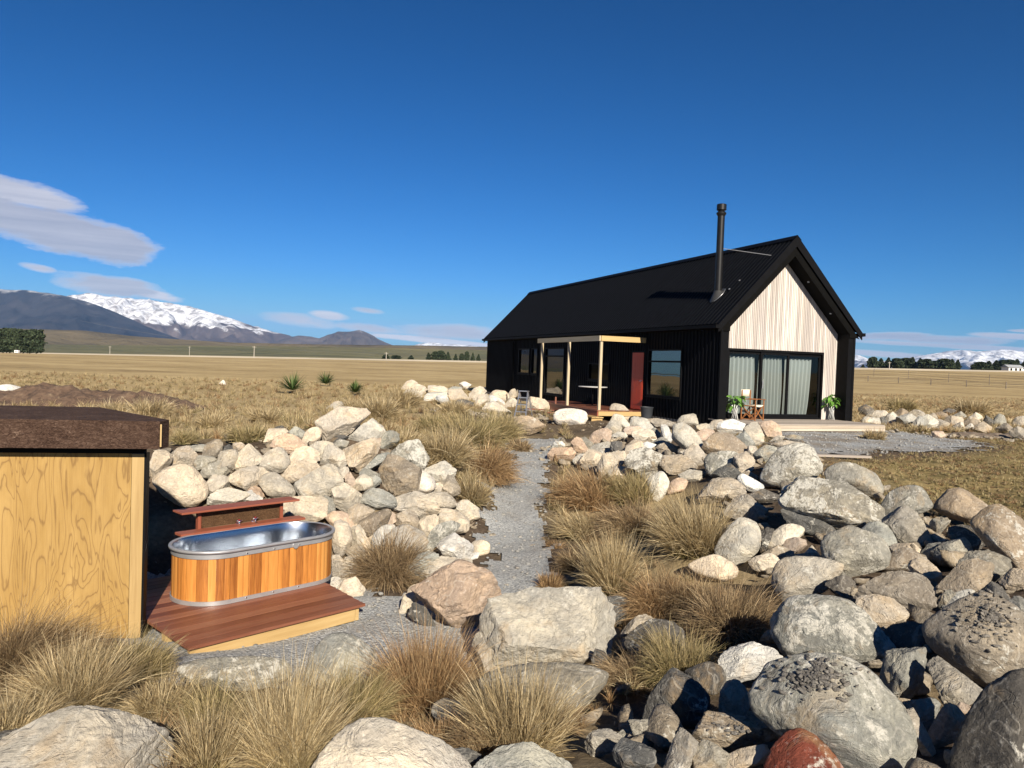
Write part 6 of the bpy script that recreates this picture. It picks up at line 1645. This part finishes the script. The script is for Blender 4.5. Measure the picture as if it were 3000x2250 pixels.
def crown_mesh(seed, h, w, kind):
    """leaf clumps through the volume of a conifer crown of height h and width w"""
    rg = np.random.RandomState(seed); n = 2600
    z = rg.rand(n) ** .85; prof = np.full(n, .85) if kind == 2 else (1 - z) ** .7 * (.35 + .65 * np.clip(z * 6, 0, 1)) if kind == 0 else np.sqrt(np.clip(1 - (z * 1.9 - .9) ** 2, 0, None)) * .9 + .08
    lump = 1 + .35 * np.sin(z * 19 + seed) * rg.rand(n)
    a = rg.uniform(0, 6.28, n); lob = 1 + .25 * np.sin(3 * a + seed) + .15 * np.sin(5 * a + 7 * z)
    r = w / 2 * prof * lump * lob * np.sqrt(rg.uniform(.25, 1, n))
    c = np.c_[r * np.cos(a), r * np.sin(a), h * (.06 + .94 * z)]
    s = h * .045 * rg.uniform(.6, 1.5, n); u = rg.normal(size=(n, 3)); u /= np.linalg.norm(u, axis=1)[:, None]; v = np.cross(u, rg.normal(size=(n, 3))); v /= np.linalg.norm(v, axis=1)[:, None]
    V = np.stack([c - u * s[:, None], c + v * s[:, None] * .7, c + u * s[:, None], c - v * s[:, None] * .7], 1).reshape(-1, 3)
    g = np.array([(.028, .042, .022)]) * rg.uniform(.5, 1.7, n)[:, None] + rg.rand(n)[:, None] * np.array([[.012, .008, .002]])
    return np_mesh('crown', V, np.arange(4 * n).reshape(-1, 4), False, col=np.repeat(g, 4, 0))
CROWNS = [crown_mesh(s, 1, w, k) for s, w, k in ((1, .5, 0), (2, .62, 1), (3, .7, 1), (4, .55, 0), (5, .6, 2), (6, .6, 2))]
for m_ in CROWNS: m_.materials.append(conif_m)
tr_me = MB().tube([(0, 0, -.05), (0, 0, .2), (0, 0, .9)], [.03, .022, .004], 7).build('trunk', bark); TRUNK = tr_me.data; bpy.data.objects.remove(tr_me)


def tree(px, base, top, d, wpx, label, group, k, kind='pine_tree', k_=None):
    q = pdir(px, base); q = q / q[1]; x, y = q[0] * d, d; h = (base - top) / FOC * d; g = gz(x, y); zb = q[2] * d + Z0
    root = empty(kind, (x, y, g), (k * 1.7) % 6.28, label, 'tree', group)
    hh = max(h + zb - g, h * .6); sw = wpx / FOC * d / (hh * .6)
    c = link('crown', CROWNS[k % 4 if k_ is None else k_], None, root); c.scale = (hh * sw, hh * sw, hh)
    t = link('trunk', TRUNK, None, root); t.scale = (hh, hh, hh)
ORD = ['first', 'second', 'third', 'fourth', 'fifth', 'sixth', 'seventh', 'eighth', 'ninth', 'tenth', 'eleventh', 'twelfth', 'thirteenth']
r = random.Random(3)
for k in range(8):
    px = -30 + k * 19.5; tree(px, 1030, 965 + r.uniform(-2, 4), 330 + r.uniform(-4, 4), 40, '%s dark tree from the left in the clipped shelterbelt at the left edge' % ORD[k], 'shelterbelt on the left', k, k_=4 + k % 2)
RT = [(2528, 1080, 1068, 16), (2550, 1079, 1050, 20), (2558, 1079, 1046, 22), (2580, 1081, 1050, 28), (2602, 1082, 1048, 30), (2626, 1083, 1050, 32), (2655, 1085, 1049, 36), (2672, 1085, 1047, 34), (2695, 1085, 1050, 30), (2715, 1085, 1052, 34), (2738, 1085, 1057, 26)]
for k, (px, b, t, w) in enumerate(RT): tree(px, b, t, 420 + r.uniform(-8, 8), w, '%s dark pine from the house in the long row on the right' % ORD[k], 'long pine row on the right', k)
for k, (px, b, t, w) in enumerate([(2766, 1085, 1051, 34), (2788, 1085, 1053, 32), (2805, 1085, 1054, 26)]): tree(px, b, t, 420, w, '%s pine of the small middle clump on the right' % ORD[k], 'middle pine clump on the right', k + 2)
for k, (px, b, t, w) in enumerate([(2856, 1086, 1067, 24), (2872, 1086, 1060, 30), (2896, 1086, 1058, 34), (2918, 1086, 1056, 34), (2938, 1086, 1055, 30), (2958, 1088, 1054, 28), (2978, 1090, 1053, 34), (3002, 1090, 1055, 32)]): tree(px, b, t, 425, w, '%s pine from the left in the clump behind the white farmhouse' % ORD[k], 'pine clump at the right edge', k + 1)
for k, (px, b, t, w) in enumerate([(1255, 1047, 1034, 22), (1275, 1047, 1030, 20), (1292, 1048, 1028, 24), (1312, 1049, 1031, 18), (1335, 1051, 1037, 16), (1352, 1051, 1036, 14), (1368, 1052, 1030, 12), (1385, 1053, 1034, 14), (1402, 1054, 1038, 16), (1130, 1046, 1040, 20), (1160, 1046, 1041, 24), (1205, 1047, 1041, 22)]):
    tree(px, b, t, 480, w, '%s far tree of the scattered row left of the house' % ORD[k], 'far tree row left of the house', k)


def wire_between(name, pts, label=None, rad=.012):
    o = MB().tube(pts, rad, 5).build(name, wire_m); return o


def fence(posts, hgt, rails, label, rad, spread=None):
    root = None; tops = []
    for k, (px, py, d) in enumerate(posts):
        q = pdir(px, py); q = q / q[1]; x, y = q[0] * d, d; g = gz(x, y)
        if root is None: root = empty('fence', (x, y, g), 0, label, 'fence')
        o = MB().tube([(0, 0, -.3), (0, 0, hgt)], rad, 8).build('post', post_wood, root); o.location = (x - root.location.x, y - root.location.y, g - root.location.z); tops.append(Vector(o.location))
    for z in rails: MB().tube([t + Vector((0, 0, z)) for t in tops], .022, 5).build('fence_wire', post_wood, root)
fence([(2450, 1111, 158), (2543, 1114, 150), (2632, 1120, 143), (2727, 1126, 136), (2831, 1132, 129), (2947, 1139, 122), (3080, 1146, 116), (3220, 1152, 111)], 1.15, (.25, .5, .75, 1.0), 'low post and wire fence crossing the plain right of the house', .075)
fence([(2480, 1098, 215), (2560, 1104, 205), (2661, 1107, 190), (2779, 1119, 160), (2898, 1128, 145), (3030, 1136, 132), (3180, 1146, 122)], 2.1, (.5, 1.0, 1.5, 2.0), 'taller fence of thin posts behind the low one on the right', .06)


def pole(px, base, top, d, label):
    q = pdir(px, base); q = q / q[1]; x, y = q[0] * d, d; g = gz(x, y); h = q[2] * d + Z0 - g + (base - top) / FOC * d
    root = empty('power_pole', (x, y, g), .3, label, 'pole', 'power poles on the plain')
    MB().tube([(0, 0, -.5), (0, 0, h)], [.17, .12], 8).build('mast', pole_wood, root); MB().box(-.9, .9, -.05, .05, h - .5, h - .38).build('crossarm', pole_wood, root)
    return Vector((x, y, g + h - .38))
tp = [pole(744, 1050, 1014, 345, 'pale power pole on the left of the plain, nearer the middle'), pole(1131, 1061, 1032, 360, 'pale power pole between the left hump hill and the house')]
pole(555, 1031, 1015, 520, 'small far pole before the green paddock on the left'); pole(2605, 1085, 1060, 350, 'power pole in front of the long pine row on the right'); pole(322, 1028, 1014, 480, 'small far pole left of the green paddock')
a, b = tp; o = MB().tube([a + (b - a) * t + Vector((0, 0, -2.5 * 4 * t * (1 - t) * .3)) for t in np.linspace(-1.2, 1.0, 24)], .025, 5).build('power_line', wire_m)
tag(o, 'power line wire strung along the poles on the left', 'wire')

# white farmhouse at the far right and a white tank under the shelterbelt
q = pdir(2965, 1091); q = q / q[1]; d = 380; fh = empty('farmhouse', (q[0] * d, d, gz(q[0] * d, d)), R(12), 'low white farmhouse far off in front of the pines', 'house')
MB().box(-4.3, 4.3, -2.2, 2.2, 0, 2.3).build('wall', white_paint, fh)
m_ = MB(); m_.add([(-4.8, -2.7, 2.25), (4.8, -2.7, 2.25), (4.8, 0, 3.7), (-4.8, 0, 3.7), (4.8, 2.7, 2.25), (-4.8, 2.7, 2.25)], [(0, 1, 2, 3), (3, 2, 4, 5), (1, 4, 2), (0, 3, 5)]); m_.build('roof', grey_paint, fh)
for x in (-2.8, 0, 2.6): MB().box(x - .6, x + .6, -2.26, -2.19, .8, 1.9).build('window', trim_black, fh)
MB().box(4.3, 8.0, -1.8, 1.8, 0, 1.7).build('garage', white_paint, fh)
q = pdir(50, 1036); q = q / q[1]; d = 310; tk = empty('caravan', (q[0] * d, d, gz(q[0] * d, d)), 0, 'small white caravan box parked under the shelterbelt at the left', 'caravan'); tk.scale = (.62, .62, .55)
MB().box(-1.3, 1.3, -1, 1, .45, 2.5, bev=.15).build('body', white_paint, tk)
for x in (-.5, .5): MB().tube([(x, -1.02, .35), (x, -.8, .35)], .33, 14).build('wheel', trim_black, tk)
MB().box(-.6, .4, -1.02, -.99, 1.3, 1.9).build('window', trim_black, tk)

# ------------------------------------------------------------------ clear winter air: thin even haze round everything
hz_m = bpy.data.materials.new('air'); hz_m.use_nodes = True; ht = NT(hz_m.node_tree); ht.n.clear()
pv = ht.new('ShaderNodeVolumePrincipled'); pv.inputs['Color'].default_value = (.26, .52, 1, 1); pv.inputs['Density'].default_value = 3.6e-5; pv.inputs['Anisotropy'].default_value = 0
ht.l.new(pv.outputs[0], ht.new('ShaderNodeOutputMaterial').inputs['Volume'])
hz = MB().box(-16500, 16500, -16500, 16500, -400, 830).build('haze', hz_m); tag(hz, kind='stuff')
